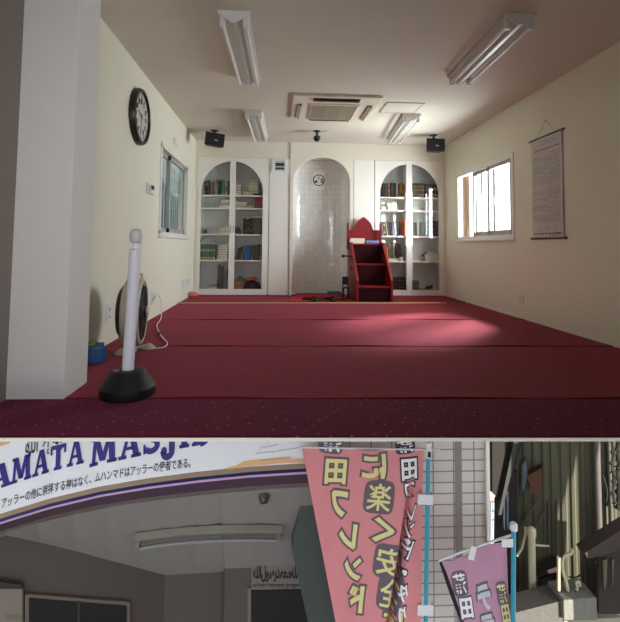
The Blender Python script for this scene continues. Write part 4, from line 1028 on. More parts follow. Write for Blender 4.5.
# bold slab-serif capitals, unit height
def st(x0, y0, x1, y1, w): return [(x0-w/2, y0), (x0+w/2, y0), (x1+w/2, y1), (x1-w/2, y1)]
def bar(x0, x1, y0, y1): return [(x0,y0),(x1,y0),(x1,y1),(x0,y1)]
def arc(cx, cy, rx, ry, a0, a1, w, n=14):
    o = []
    for i in range(n):
        p, q = [math.radians(a0+(a1-a0)*(i+k)/n) for k in (0,1)]
        o.append([(cx+(rx-w/2)*math.cos(p), cy+(ry-w/2)*math.sin(p)), (cx+(rx+w/2)*math.cos(p), cy+(ry+w/2)*math.sin(p)), (cx+(rx+w/2)*math.cos(q), cy+(ry+w/2)*math.sin(q)), (cx+(rx-w/2)*math.cos(q), cy+(ry-w/2)*math.sin(q))])
    return o
GL = {
 'A': (1.0, [st(.17,.05,.46,1,.15), st(.80,.05,.52,1,.27), bar(.28,.72,.30,.42), bar(.0,.36,0,.13), bar(.56,1.0,0,.13)]),
 'M': (1.22, [st(.20,.05,.26,.95,.16), st(.30,1,.60,.12,.24), st(.88,1,.62,.12,.20), st(1.02,.05,.96,.95,.26), bar(.02,.40,0,.13), bar(.80,1.22,0,.13), bar(.08,.34,.88,1), bar(.84,1.14,.88,1)]),
 'T': (.92, [st(.46,.05,.46,.95,.27), bar(.24,.68,0,.13), bar(.02,.90,.84,1), st(.08,.64,.06,.9,.12), st(.84,.64,.86,.9,.12)]),
 'S': (.78, arc(.40,.73,.24,.19,20,270,.20) + arc(.38,.30,.27,.21,-160,90,.22) + [bar(.60,.70,.66,.98), bar(.04,.14,.02,.36)]),
 'J': (.66, [st(.44,.0,.44,.95,.26), bar(.2,.66,.88,1)] + arc(.26,.0,.19,.22,-180,0,.24) + arc(.10,.02,.07,.08,0,360,.12)),
 'I': (.52, [st(.26,.05,.26,.95,.27), bar(.04,.48,0,.13), bar(.04,.48,.88,1)]),
 'D': (.98, [st(.22,.05,.22,.95,.26), bar(.02,.45,0,.13), bar(.02,.45,.88,1)] + arc(.40,.5,.40,.44,-90,90,.24)),
 'K': (1.04, [st(.20,.05,.20,.95,.26), st(.34,.42,.80,.95,.16), st(.46,.55,.84,.05,.24), bar(.0,.40,0,.13), bar(.0,.40,.88,1), bar(.62,1.04,0,.13), bar(.60,.98,.88,1)]),
}
def word(txt, u0, u1, b0, b1, cap, mb):
    """u0..u1 along the board, baseline b0..b1 px above the lower edge, cap height px"""
    tot = sum(GL[ch][0] for ch in txt)+.06*(len(txt)-1); x = 0
    for ch in txt:
        w, polys = GL[ch]
        for pl in polys:
            vs = []
            for px, py in pl:
                k = (x+px)/tot; u = u0+(u1-u0)*k; b = b0+(b1-b0)*k + py*cap
                vs.append(S(u, b*S(u).y/F, .004))
            n = len(mb.v); mb.v += vs; mb.f.append([n+i for i in range(len(vs))])
        x += w+.06
mb = MB(); word('KA', -40, 10, 23, 24, 22.5, mb); word('MATA', 8.5, 82, 24, 25.5, 23, mb); word('MASJID', 87.5, 213, 20, 25.5, 26, mb)
build('lettering', mb, NAVY, panel)
def sign_text(txt, u0, u1, b0, b1, hp, off, m, name, out=.004):
    vs, fs = text2d(txt, off, 1.0); bx = bbox2(vs); mb = MB()
    for x, y in vs:
        k = (x-bx[0])/(bx[1]-bx[0]); u = u0+(u1-u0)*k; b = b0+(b1-b0)*k+hp*(y-bx[2])/(bx[3]-bx[2])
        mb.v.append(S(u, b*S(u).y/F, out))
    mb.f = fs; return build(name, mb, m, panel)
sign_text('アッラーの他に崇拝する神はなく、ムハンマドはアッラーの使者である。', 1, 190, 4.6, 5.0, 9.5, .012, INK, 'japanese_line')
sign_text('\uFEEA\uFEE0\uFEDF\uFE8D \uFEFB\uFE87 \uFEEA\uFEDF\uFE87 \uFEFB', 22, 68, 39, 42, 26, .012, INK, 'arabic_line')
# drawing of an orange roof line at the right end of the board
mb = MB()
def poly_on_sign(pts, mb, out=.003):
    n = len(mb.v); mb.v += [S(u, b*S(u).y/F, out) for u, b in pts]; mb.f.append([n+i for i in range(len(pts))])
for a, b, c_, d_ in ((222,236,(0,0.5),(0,2.4)),(236,244,(0,2.4),(0,6)),(244,262,(0.6,6),(1,6.4)),(262,290,(1,6.4),(1.6,7.4)),(290,310,(1,5),(1,4.6))):
    poly_on_sign([(a,c_[0]),(b,d_[0]),(b,d_[1]),(a,c_[1])], mb)
build('painted_roof', mb, mat('sign_orange', (226,176,130), .6), panel)
mb = MB()
for a, b, h0, h1 in ((255,275,12,12.6),(258,262,14,20),(262,278,17,19),(266,270,20,24),(276,300,13,15),(262,262.8,9,26),(250,285,5,6)):
    poly_on_sign([(a,h0),(b,h1),(b,h1+.6),(a,h0+.6)], mb, .0036)
build('painted_outline', mb, mat('sign_sketch', (176,150,134), .7), panel)
mb = MB(); poly_on_sign([(-20,62),(6,63),(12,72),(-10,76)], mb); build('painted_corner', mb, mat('sign_orange', (226,176,130)), panel)

t = thing('canopy_fascia', S(150, -.2), 'curved purple fascia band with a painted-in pink highlight under the white sign', 'fascia')
strip('beige_strip', 0, 4.2, .002, .012, mat('fascia_beige', (150,128,104), .6), t)
strip('navy_stripe', 4.2, 6.2, .012, .03, mat('fascia_navy', (48,44,96), .5), t)
strip('pink_highlight', 6.2, 8.2, .03, .032, mat('fascia_highlight_pink', (188,148,190), .4), t)  # highlight along the purple band, painted as its own pale strip
strip('purple_band', 8.2, 18.5, .032, .0, mat('fascia_purple', (66,46,62), .45), t)
strip('lower_lip', 18.5, 25, .0, -.04, mat('fascia_brown', (104,92,86), .6), t)

# entrance soffit and inner walls
BACK = [(-30,545,3.42),(6,535.6,3.55),(40,542.5,3.75),(75,551,3.95),(110,560.5,4.12),(165,575,4.3),(222,572,4.3),(225,568.5,4.15),(340,565,4.15)]
def bk(u):
    for (u0, v0, y0), (u1, v1, y1) in zip(BACK, BACK[1:]):
        if u <= u1 or u1 == 340:
            t = (u-u0)/(u1-u0); v = v0+(v1-v0)*t
            if 6 <= u <= 165:
                a, b = P(6, 535.6, y=3.55), P(165, 575, y=4.3); nn = Vector((b.y-a.y, -(b.x-a.x), 0)); d = P(u, v, y=1.0)-CAM
                return v, (nn.dot(a)/nn.dot(d))*d.y
            return v, 1/((1-t)/y0+t/y1)
def fkey(u): k = .86+.14*min(1, max(0, (u-6)/200)); return S(u, -25*k*S(u).y/F, -.04)
us = sorted(set([-30, 6, 40, 75, 110, 140, 165, 195, 222, 225, 260, 300, 330]))
mb = MB()
for u in us:
    v, y = bk(u); mb.v += [fkey(u), P(u, v, y=y)]
for i in range(len(us)-1): mb.f.append([2*i, 2*i+2, 2*i+3, 2*i+1])
n = len(mb.v); mb.v += [p+Vector((0,.0,.06)) for p in mb.v[:n]]
for i in range(len(us)-1): mb.f.append([n+2*i+1, n+2*i+3, n+2*i+2, n+2*i])
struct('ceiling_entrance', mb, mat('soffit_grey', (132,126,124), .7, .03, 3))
mb = MB()
for u in us:
    v, y = bk(u); p = P(u, v, y=y); mb.v += [p+Vector((0,0,.05)), Vector((p.x, p.y, ZG))]
for i in range(len(us)-1): mb.f.append([2*i, 2*i+2, 2*i+3, 2*i+1])
n = len(mb.v); mb.v += [p+Vector((0,.06,0)) for p in mb.v[:n]]
for i in range(len(us)-1): mb.f.append([n+2*i+1, n+2*i+3, n+2*i+2, n+2*i])
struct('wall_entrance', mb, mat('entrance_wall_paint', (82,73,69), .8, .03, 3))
def WP(u, v, out=0.0):
    _, y = bk(u); p = P(u, v, y=y-out); return p
# dark sliding window
w3 = None
def wquad(u0, va, u1, vb, vbot, out, th, mb):
    pts = [WP(u0, va, out), WP(u1, vb, out), WP(u1, vbot, out), WP(u0, vbot, out)]
    mb.prism(pts, (0, th, 0))
mb = MB()
wquad(25, 594.6, 130, 602.4, 640, .02, .02, mb)
w3 = build('window_3', mb, mat('window_frame_taupe', (112,100,92), .5)); w3['kind'] = 'structure'
DKG = mat('dark_window_glass', (30,30,32), .15, .05)
for a, va, b, vb in ((29, 598.2, 77, 602.2), (80, 602.4, 126.6, 606)):
    mb = MB(); wquad(a, va, b, vb, 640, .026, .004, mb); build('pane', mb, DKG, w3)
mb = MB(); wquad(77.2, 602, 79.8, 602.2, 640, .032, .01, mb); build('meeting_rail', mb, mat('window_rail_dark', (52,46,46), .5), w3)
t = thing('notice_board', WP(14, 622, .03), 'beige notice board with a dark top rail on the wall left of the dark window', 'notice')
mb = MB(); wquad(-12, 587, 22, 589.5, 640, .03, .02, mb); build('panel', mb, mat('notice_beige', (128,118,108), .7), t)
mb = MB(); wquad(-12, 580.5, 21.5, 585, 589, .036, .02, mb); build('top_rail', mb, mat('notice_rail', (52,46,44), .6), t)
mb = MB()
for u in (8, 12.4, 16.6, 21): 
    wquad(u-1.6, 614.6, u+1.4, 614.8, 619.6, .0312, .001, mb)
build('faint_print', mb, mat('notice_print', (110,104,96), .7), t)
# black doorway panel and the small sign over it
d1 = MB(); pts = [WP(251, 591, .02), WP(301, 590, .02), WP(309, 622, .02), WP(314, 650, .02), WP(251, 650, .02)]; d1.prism(pts, (0,.015,0))
d = build('door_1', d1, mat('black_door', (20,20,21), .3, .05)); d['kind'] = 'structure'
mb = MB(); pts = [WP(247.6, 588.2, .014), WP(251, 588.2, .014), WP(251, 650, .014), WP(247.6, 650, .014)]; mb.prism(pts, (0,.012,0)); build('door_frame', mb, mat('window_frame_taupe', (112,100,92)), d)
t = thing('calligraphy_sign', WP(276, 589, .02), 'small pale sign with black Arabic script and a Bengali line above the black door', 'sign')
mb = MB(); pts = [WP(251.4, 563.8, .012), WP(300.6, 562.6, .012), WP(300.6, 589, .012), WP(251.4, 590, .012)]; mb.prism(pts, (0,.008,0)); pl_ = build('plate', mb, mat('plate_pale', (112,104,98), .7), t)
def flat_text(txt, u0, v0, u1, v1, off, m, name, parent, out=.0135):
    vs, fs = text2d(txt, off, 1.0); bx = bbox2(vs); mb = MB()
    for x, y in vs:
        mb.v.append(WP(u0+(u1-u0)*(x-bx[0])/(bx[1]-bx[0]), v1+(v0-v1)*(y-bx[2])/(bx[3]-bx[2]), out))
    mb.f = fs; return build(name, mb, m, parent)
BLK = mat('black_ink', (16,16,18), .6)
flat_text('\uFEEA\uFEE0\uFEDF\uFE8D\uFEDD\uFEEE\uFEB3\uFEAD\uFEAA\uFEE4\uFEA4\uFEE3\uFEEA\uFEE0\uFEDF\uFE8D', 253, 565, 299.5, 582.6, .05, BLK, 'arabic_script', pl_)
flat_text('লা ইলাহা ইল্লাল্লাহু মুহাম্মাদ', 253, 583, 300, 588.6, .02, BLK, 'bengali_line', pl_)
# grey-green battered pier right of the entrance
mb = MB(); yq = 3.72
mb.prism([P(296,528,y=yq), P(303,494,y=yq), P(345,490,y=yq), P(345,660,y=yq), P(317,660,y=yq), P(308,622,y=yq), P(292,550,y=yq)], (0,.3,0))
struct('wall_pier', mb, mat('pier_grey_green', (66,73,71), .7, .04, 3))

# soffit lamp and dome lamp
def SP(u, v, out=0.0):
    a = fkey(u); vb, yb = bk(u); b = P(u, vb, y=yb)
    # row of the front edge
    d0 = a-CAM; va = PY-F*(d0.dot(UP)/d0.dot(FWD))
    k = (v-va)/(vb-va); y = 1/((1-k)/a.y+k/yb); p = P(u, v, y=y)
    n = Vector((0, -.72, -.69)); return p+n*out
t = thing('ceiling_light', SP(208, 530), 'unlit fluorescent batten light under the entrance canopy', 'ceiling light')
BAT = mat('batten_cream', (132,128,116), .5, .04)
pts_ = [(136,533),(160,529.6),(185,527),(210,525.4),(235,524.6),(260,524.4),(282,525)]
mb = MB()
for du in (0,):
    path = [SP(u, v, .03) for u, v in pts_]; mb.tube(path, .034, 4)
build('batten', mb, BAT, t, bevel=.004)
mb = MB(); mb.tube([SP(u-(0 if u < 280 else 6)+(4 if u < 140 else 0), v+7.4, .055) for u, v in pts_], .016, 10); build('tube', mb, mat('dull_tube', (128,130,124), .3), t, smooth=True)
for u, v in ((139,540.5),(279,532.4)):
    mb = MB(); p = SP(u, v, .04); mb.obox(p, (.03,.07,.06), (.7,0,0)); build('lamp_holder', mb, BAT, t, bevel=.004)
p = SP(264, 495.6)
t = thing('dome_lamp', p, 'small dark brown dome lamp under the canopy edge', 'lamp')
mb = MB(); n_ = Vector((0,-.45,-.9)); mb.lathe([(.042,-.01),(.042,.012)], p, n_, 18); build('base', mb, mat('brown_lamp_base', (74,58,48), .5), t)
mb = MB(); mb.lathe([(.036,.0),(.034,.022),(.024,.038),(0,.044)], p+n_*.014, n_, 18); build('shade', mb, mat('brown_lamp_glass', (52,38,32), .3), t, smooth=True)

# tiled wall
YT = 3.9
WT = tiles('wall_tiles', (216,209,203), (204,197,191), (136,130,126), .173, .0885, .0055, .5, 0)
tx0, tx1 = P(318, 530, y=YT).x, P(485.2, 530, y=YT).x
mb = MB(); mb.box(tx0, tx1, YT, YT+.25, ZG, -.03)
jx = P(433.5, 530, y=YT).x; jz = P(450, 549, y=YT).z
struct('wall_tiled', mb, WT, uvfn=lambda p: (p.x-jx+10*.173, p.z-jz+60*.0885))
xg = P(459, 530, y=YT).x
mb = MB(); mb.box(xg-.028, xg+.028, YT-.0035, YT, ZG, -.03); struct('trim_2', mb, mat('tile_band_grey', (140,133,130), .7))  # flat grey vertical band over the tiles
xp = P(487, 530, y=YT).x
mb = MB(); mb.box(tx1+.002, P(489.2,530,y=YT).x, YT-.03, YT+.02, ZG, -.03); tag(build('corner_post', mb, WHITE, bevel=.004), 'white corner strip down the right edge of the tiled wall', 'strip')

# ------------------------------------------------------------------ banners
def banner(name, label, Y, quad, m, wave, hem=None):
    """quad: TL TR BR BL pixels on the plane y=Y"""
    q = [P(u, v, y=Y) for u, v in quad]
    def f(a, b):
        p = (q[0]*(1-a)+q[1]*a)*(1-b)+(q[3]*(1-a)+q[2]*a)*b
        return Vector((p.x, Y+wave(p.x, p.z), p.z))
    t = thing(name, (q[1].x, Y, q[2].z), label, 'banner')
    mb = MB(); mb.grid(f, 44, 44, thick=(0,.002,0)); cl = build('cloth', mb, m, t, smooth=True)
    return t, cl
def glyph(ch, u, v, w, h, ang, Y, wave, cl, mfill, mline, ow, mirror=True, shear=0.0, bold=.012):
    """one character centred on pixel (u,v) of the plane y=Y, w x h px"""
    c = P(u, v, y=Y); k = Y/F
    out = []
    vs0, fs0 = text2d(ch, bold, 1.0); bx = bbox2(vs0); cx, cy = (bx[0]+bx[1])/2, (bx[2]+bx[3])/2; sx, sy = w/(bx[1]-bx[0]), h/(bx[3]-bx[2])
    solid = ch in '蒲楽安全'
    if solid: bold = min(bold, .014)
    for off, lay, mm, nm in ((bold+ow, .003, mline, 'character_outline'), (bold, .0046, mfill, 'character')):
        vs, fs = text2d(ch, off, 1.0)
        if solid and nm == 'character_outline':
            g = .085; rx, ry = (bx[1]-bx[0])/2+g, (bx[3]-bx[2])/2+g
            vs = [(cx+rx*math.copysign(abs(math.cos(q))**.45, math.cos(q)), cy+ry*math.copysign(abs(math.sin(q))**.45, math.sin(q))) for q in [2*math.pi*i/32 for i in range(32)]]; fs = [list(range(32))]
        vs, fs = cut2d(vs, fs, .08)
        mb = MB(); ca, sa = math.cos(math.radians(ang)), math.sin(math.radians(ang))
        for x, y in vs:
            X_, Y_ = (x-cx)*sx*k, (y-cy)*sy*k
            if mirror: X_ = -X_
            X_ += shear*Y_
            X2, Y2 = X_*ca-Y_*sa, X_*sa+Y_*ca
            wx, wz = c.x+X2, c.z+Y2
            mb.v.append(Vector((wx, Y+wave(wx, wz)-lay, wz)))
        mb.f = fs
        out.append(build(nm, mb, mm, cl))
    return out
PINK = mat('pink_banner_cloth', (216,138,144), .8, .05, 4); PURP = mat('purple_banner_cloth', (186,138,166), .8, .06, 4)
YEL = mat('yellow_print', (224,214,150), .8, .03); GRYL = mat('grey_outline', (104,92,104), .8, .04); WHT = mat('white_print', (236,234,238), .8, .02)
YA = 3.45
def waveA(x, z):
    cr = P(404, 540, y=YA).x - (z-P(404, 540, y=YA).z)*-.17   # crease that runs down and to the left
    fold = -.13*math.exp(-((x-cr)/.022)**2)
    return .018*math.sin(9*x+2.2*z)+.008*math.sin(21*x-4*z) - fold*min(1, max(0, (P(380,470,y=YA).z-z)*2.2))
tA, clA = banner('advertising_banner', 'tall pink advertising banner with yellow mirrored characters on a blue pole', YA, [(302,448.5),(424.6,449.5),(419,660),(343,660)], PINK, waveA)
for ch, u, v, w, h, a in (('蒲',331.5,443,21,18,-6),('田',335.8,472,21,24,-4),('フ',339,505,16,25,-6),('レ',348,536.5,17,24,-6),('ン',353,569.5,17,22,-7),('ド',356.5,601,15,26,-6)):
    glyph(ch, u, v, w, h, a, YA, waveA, clA, YEL if ch != '蒲' else WHT, GRYL, .08, bold=.035 if ch in '蒲田' else .05)
for ch, u, v, w, h, a in (('に',374,465,24,24,-4),('楽',378.5,496,26,27,-7),('く',383,529,21,24,-6),('安',388.5,560,25,28,-8),('全',390,591,22,29,-8),('に',392,621,20,20,-8)):
    glyph(ch, u, v, w, h, a, YA, waveA, clA, YEL, GRYL, .07, bold=.035)
for ch, u, v, w, h, a in (('蒲',405.5,447,17,12,6),('田',409.5,469.5,16,20,2),('フ',409,492,11,16,-6),('レ',411.4,513,7,16,-20),('ン',409.6,530,7,15,-22),('ド',407.6,549,8,18,-24),('・',404.6,572,4,5,-20),('タ',403.4,592,9,17,-20),('ク',401.4,614,9,18,-20)):
    glyph(ch, u, v, w, h, a, YA, waveA, clA, WHT, mat('dark_outline', (62,54,66), .8), .08, bold=.03)
TURQ = mat('turquoise_pole', (52,150,178), .35, .03); CLIP = mat('white_clip', (222,222,224), .5, .03)
xpA = P(428.4, 455, y=YA-.02); xb_ = P(425.8, 622, y=YA-.02); dA = (xb_-xpA)
mb = MB(); mb.tube([xpA, xpA+dA*1.9], .0155, 14); pole = build('pole', mb, TURQ, tA, smooth=True)
mb = MB(); mb.lathe([(.016,0),(.02,.006),(.02,.05),(.015,.075),(.022,.085),(.022,.11),(.012,.118)], xpA+Vector((0,0,-.02)), (0,0,1), 16); cap_ = build('pole_cap', mb, CLIP, tA, smooth=True)
mb = MB(); mb.tube([xpA+Vector((0,-.02,-.005)), xpA+Vector((.0,-.024,.03))], .012, 8); build('cap_band', mb, BLACK, cap_)
mb = MB(); mb.tube([P(300,447.2,y=YA), P(365,448.6,y=YA), P(428.4,449.6,y=YA), P(440,449.4,y=YA)], .007, 8); build('cross_rod', mb, CLIP, tA, smooth=True)
for v in (497, 606.5):
    a = P(424, v, y=YA); mb = MB(); mb.obox(a+Vector((.0,-.035,0)), (.115,.006,.072), (0,.05,.0)); mb.obox(a+Vector((.055,-.018,0)), (.006,.04,.072)); build('clip', mb, CLIP, tA, bevel=.002)

YBn = 3.42
def waveB(x, z): return .016*math.sin(12*x+3*z)+.006*math.sin(30*x)
tB, clB = banner('advertising_banner', 'small purple advertising banner tied to a turquoise pole at the right of the tiled wall', YBn, [(443,563),(506,539.5),(512.4,660),(480,668)], PURP, waveB)
for ch, u, v, w, h, a in (('蒲',459,582,13,20,8),('田',465.5,606,12,19,8)):
    glyph(ch, u, v, w, h, a, YBn, waveB, clB, WHT, GRYL, .08, bold=.035)
for ch, u, v, w, h, a in (('テ',484.5,599,14,25,8),('ラ',488,626,14,20,8)):
    glyph(ch, u, v, w, h, a, YBn, waveB, clB, mat('pale_blue_print', (190,196,204), .8, .03), GRYL, .08, bold=.05)
for ch, u, v, w, h, a in (('蒲',502.4,594,9,20,9),('田',506.5,615,8,18,9)):
    glyph(ch, u, v, w, h, a, YBn, waveB, clB, YEL, GRYL, .08, bold=.035)
mb = MB(); pts = [P(438.4,559.6,y=YBn), P(441.6,561.2,y=YBn), P(456,594,y=YBn), P(466.4,622,y=YBn), P(476,660,y=YBn), P(470,660,y=YBn), P(460.6,622,y=YBn), P(450.6,596,y=YBn)]
mb.prism(pts, (0,.012,0)); build('black_hem', mb, mat('black_hem_cloth', (38,36,42), .9), tB)
xp2 = P(513.6, 529, y=YBn-.02); xb2 = P(513.2, 622, y=YBn-.02); d2 = xb2-xp2
mb = MB(); mb.tube([xp2, xp2+d2*2.6], .0165, 14); build('pole', mb, TURQ, tB, smooth=True)
mb = MB(); mb.lathe([(.018,0),(.026,.004),(.027,.045),(.018,.055)], xp2+Vector((0,0,-.01)), (0,0,1), 16); build('pole_cap', mb, CLIP, tB, smooth=True)
mb = MB(); mb.tube([P(438.6,560.8,y=YBn-.012), P(470,548.6,y=YBn-.012), P(512,535,y=YBn-.012)], .0085, 8); build('cross_rod', mb, CLIP, tB, smooth=True)
for u0, v0, w, h in ((472.4,553,6,13),):
    a = P(u0, v0, y=YBn-.03); mb = MB(); mb.obox(a, (w*YBn/F,.006,h*YBn/F), (0,.25,0)); build('clip', mb, CLIP, tB, bevel=.002)
a = P(508.6, 543, y=YBn-.03); mb = MB(); mb.obox(a, (14*YBn/F,.006,8*YBn/F), (0,.05,0)); build('clip', mb, CLIP, tB, bevel=.002)

# ------------------------------------------------------------------ alley house
W0, W1 = P(660, 530, y=4.3), P(497, 530, y=4.9)
wd = Vector((W1.x-W0.x, W1.y-W0.y, 0)); WL = wd.length; wd.normalize(); wn = Vector((-wd.y, wd.x, 0))
if wn.y > 0: wn = -wn
def AW(u, v, out=0.0):
    """point of the siding wall under a pixel"""
    d = (RIGHT*((u-PX)/F)+FWD-UP*((v-PY)/F)); t = (Vector((W0.x,W0.y,0))-Vector((0,0,0))).dot(wn)/d.dot(wn)
    # siding plane passes through W0 with normal wn (camera at x=y=0)
    return CAM+d*t+wn*out
tH = thing('siding_house', (W0.x, W0.y, ZG), 'olive grey corrugated metal house in the narrow alley right of the tiled wall', 'house')
SID = mat('olive_siding', (78,76,58), .7, .12, 3)
mb = MB(); npan = int(WL/.05)
def sidf(a, b):
    s_ = a*WL; k = (s_/.085) % 1; o = .012 if k < .5 else 0.0
    p = Vector((W0.x, W0.y, 0))+wd*s_+wn*o; return Vector((p.x, p.y, ZG+(-.03-ZG)*b))
mb.grid(sidf, npan*4, 1, thick=tuple(-wn*.08)); build('siding', mb, SID, tH)
def wallpoly(name, pts, th, m, parent, out=.014):
    mb = MB(); mb.prism([AW(u, v, out) for u, v in pts], tuple(wn*th)); return build(name, mb, m, parent)
DKP = mat('dark_downpipe', (78,72,68), .6, .06)
for u, w in ((594.8, .034), (607.4, .02)):
    a, b = AW(u, 430, .05), AW(u, 640, .05); mb = MB(); mb.tube([Vector((a.x,a.y,-.03)), Vector((a.x,a.y,ZG))], w*1.0, 10); build('downpipe', mb, DKP, tH, smooth=True)
o = wallpoly('window', [(521,462),(526,456),(529.5,476),(524,494),(520.5,488)], .02, mat('alley_window_frame', (46,50,56), .5), tH)
wallpoly('pane', [(522.4,464),(526,459),(527.6,475),(523.6,489),(522,485)], .004, mat('alley_window_glass', (104,118,130), .1), o, .036)
o = wallpoly('awning', [(527,471),(541,463),(541,490),(530,487)], .10, mat('rust_awning', (88,56,38), .8, .2), tH)
for pts in ([(527,540),(545,506),(546,507),(528.4,541)], [(517.5,527),(541,490),(542,491),(519,528)]):
    wallpoly('stay_rod', pts, .012, DKP, tH, .05)
for u in (548, 556): wallpoly('conduit', [(u,500),(u+1.2,500),(u+1.2,600),(u,600)], .02, SID, tH, .014)
# dark neighbouring eaves at the far left of the alley
t = thing('dark_eaves', P(502, 470, y=5.0), 'dark brown roof eaves and wall in deep shade at the far end of the alley', 'eaves')
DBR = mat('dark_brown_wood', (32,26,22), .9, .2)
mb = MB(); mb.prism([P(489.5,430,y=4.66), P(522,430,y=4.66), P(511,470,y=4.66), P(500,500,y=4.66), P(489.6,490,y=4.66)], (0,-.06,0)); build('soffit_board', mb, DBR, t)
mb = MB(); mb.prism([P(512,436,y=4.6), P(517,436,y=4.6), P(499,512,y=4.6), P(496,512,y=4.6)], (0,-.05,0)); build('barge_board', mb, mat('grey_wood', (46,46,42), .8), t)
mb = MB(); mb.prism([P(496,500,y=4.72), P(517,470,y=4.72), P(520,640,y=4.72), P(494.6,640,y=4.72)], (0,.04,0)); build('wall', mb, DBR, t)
mb = MB()
for u in (502.4, 505.8): mb.prism([P(u,492,y=4.669), P(u+1.6,490,y=4.669), P(u+1.8,530,y=4.669), P(u+.2,526,y=4.669)], (0,-.02,0))
build('window_slit', mb, mat('alley_window_glass', (104,118,130)), t)
t = thing('sky_backing', P(491, 520, y=6.6), 'pale panel in place of glimpsed sky, dark railing before it, end of the alley', 'house')
mb = MB(); mb.prism([P(470,493,y=6.6), P(500,491,y=6.6), P(500,660,y=6.6), P(470,660,y=6.6)], (0,.2,0)); build('wall', mb, mat('sky_stand_in_pale', (196,206,222), .8, .05), t)  # pale blue panel added where bits of sky show through
mb = MB(); mb.prism([P(470,493,y=6.55), P(500,491,y=6.55), P(500,501,y=6.55), P(470,502,y=6.55)], (0,.05,0)); build('peach_panel', mb, mat('distant_peach', (206,172,150), .8), t)
mb = MB()
for u in (490.6, 492.8, 495): mb.tube([P(u,502,y=6.5), P(u,600,y=6.5)], .007, 6)
for v in (502, 511, 520): mb.tube([P(485,v,y=6.5), P(499,v,y=6.5)], .007, 6)
build('railing', mb, BLACK, t)

# cream stand pipe, thin pipes and hoses
CRM = mat('cream_pvc', (188,180,152), .45, .04)
Yp = 4.44
t = thing('stand_pipe', P(531.5, 612, y=Yp), 'thick cream vertical pipe with rounded top standing beside the turquoise pole', 'pipe')
mb = MB(); a = P(531.5, 530, y=Yp); mb.tube([(a.x,a.y,a.z), (a.x,a.y,ZG)], .032, 16); build('pipe', mb, CRM, t, smooth=True)
mb = MB(); mb.ell((a.x,a.y,a.z), (.04,.04,.03)); mb.lathe([(.04,-.05),(.04,0)], a, (0,0,1), 16); build('cap', mb, CRM, t, smooth=True)
mb = MB(); b = P(531.5, 545, y=Yp); c_ = P(549, 546, y=Yp); mb.tube([b, c_], .009, 8); build('bracket', mb, CRM, t)
mb = MB(); mb.tube([P(525.4,527,y=4.5), P(525.4,535,y=4.5), P(522,548,y=4.5), P(517,556,y=4.5)], .012, 8)
tag(build('pipe_stub', mb, CRM, smooth=True), 'short bent cream pipe between the turquoise pole and the thick cream pipe', 'pipe')
# small lean-to awning
t = thing('door_awning', AW(548, 572, .2), 'small dark awning with a pinkish panel on the alley wall', 'awning')
mb = MB(); e = [P(534,577.4,y=4.5), P(560,564,y=4.55), P(561,567.6,y=4.55), P(535.4,580,y=4.5)]; mb.prism(e, (0,.12,0)); build('roof', mb, DBR, t)
mb = MB(); e = [P(548,571.4,y=4.48), P(558.4,567.6,y=4.48), P(558.6,572,y=4.48), P(549,573.4,y=4.48)]; mb.prism(e, (0,.015,0)); build('panel', mb, mat('pinkish_panel', (206,166,168), .5), t)
mb = MB(); e = [P(541,579,y=4.66), P(556,573,y=4.66), P(556,640,y=4.66), P(543,640,y=4.66)]; mb.prism(e, (0,.02,0)); build('doorway', mb, BLACK, t)
ztop = max(P(563.4,600.4,y=4.1).z, P(597,597.6,y=4.1).z)
def ctube(mb, pts, r, n=10):      # stands on the concrete, never inside it
    pts = [Vector((p.x, p.y, max(p.z, ztop+.001))) for p in pts]; keep = [pts[0]]
    for p in pts[1:]:
        if (p-keep[-1]).length > .004: keep.append(p)
    mb.tube(keep, r, n)
mb = MB(); ctube(mb, [P(558.8,557,y=4.2), P(559.6,640,y=4.2)], .016, 10); tag(build('thin_pipe', mb, CRM, smooth=True), 'thin straight cream pipe standing on the concrete block', 'pipe')
mb = MB(); ctube(mb, smoothpath([P(572,549,y=4.2), P(571,553,y=4.2), P(565,556,y=4.2), P(562.4,562,y=4.2), P(563,572,y=4.2), P(566.5,583,y=4.2), P(568.4,598,y=4.2)]), .015, 10)
tag(build('white_hose', mb, CRM, smooth=True), 'cream curved hose looping up beside the thin pipe', 'hose')
mb = MB(); ctube(mb, smoothpath([P(576,598,y=4.2), P(577.4,588,y=4.2), P(576.4,583,y=4.2), P(579,582,y=4.2), P(580,586,y=4.2)]), .012, 8)
tag(build('hooked_pipe', mb, CRM, smooth=True), 'short hooked cream pipe end on the concrete block', 'pipe')
mb = MB(); mb.tube(smoothpath([P(569,577,y=4.4), P(577,577,y=4.4), P(586,570,y=4.4), P(596,562,y=4.3)]), .008, 6)
tag(build('dark_cable', mb, BLACK, smooth=True), 'dark cable sagging across the alley wall to the brown roof', 'cable')
# concrete block and beam
CONC = mat('rough_concrete', (112,110,104), .95, .35, 30, bump=.6, bscale=60)
t = thing('concrete_block', P(580, 640, y=4.1), 'rough grey concrete wall end with a long beam running back to the turquoise pole', 'concrete wall')
mb = MB(); mb.prism([P(563.4,600.4,y=4.1), P(597,597.6,y=4.1), P(597.4,620.6,y=4.1), P(564,620.6,y=4.1)], (0,.24,0)); build('block', mb, CONC, t, bevel=.01)
mb = MB(); mb.prism([P(514,613,y=4.14), P(563,600.6,y=4.14), P(563,660,y=4.14), P(514,660,y=4.14)], (0,.2,0)); build('beam', mb, mat('dark_concrete', (84,82,78), .95, .3, 30, bump=.5, bscale=60), t)
mb = MB(); mb.prism([P(564,621,y=4.14), P(640,616,y=4.14), P(640,680,y=4.14), P(564,680,y=4.14)], (0,.16,0)); build('base', mb, mat('pale_ledge', (150,146,130), .9, .1), t)
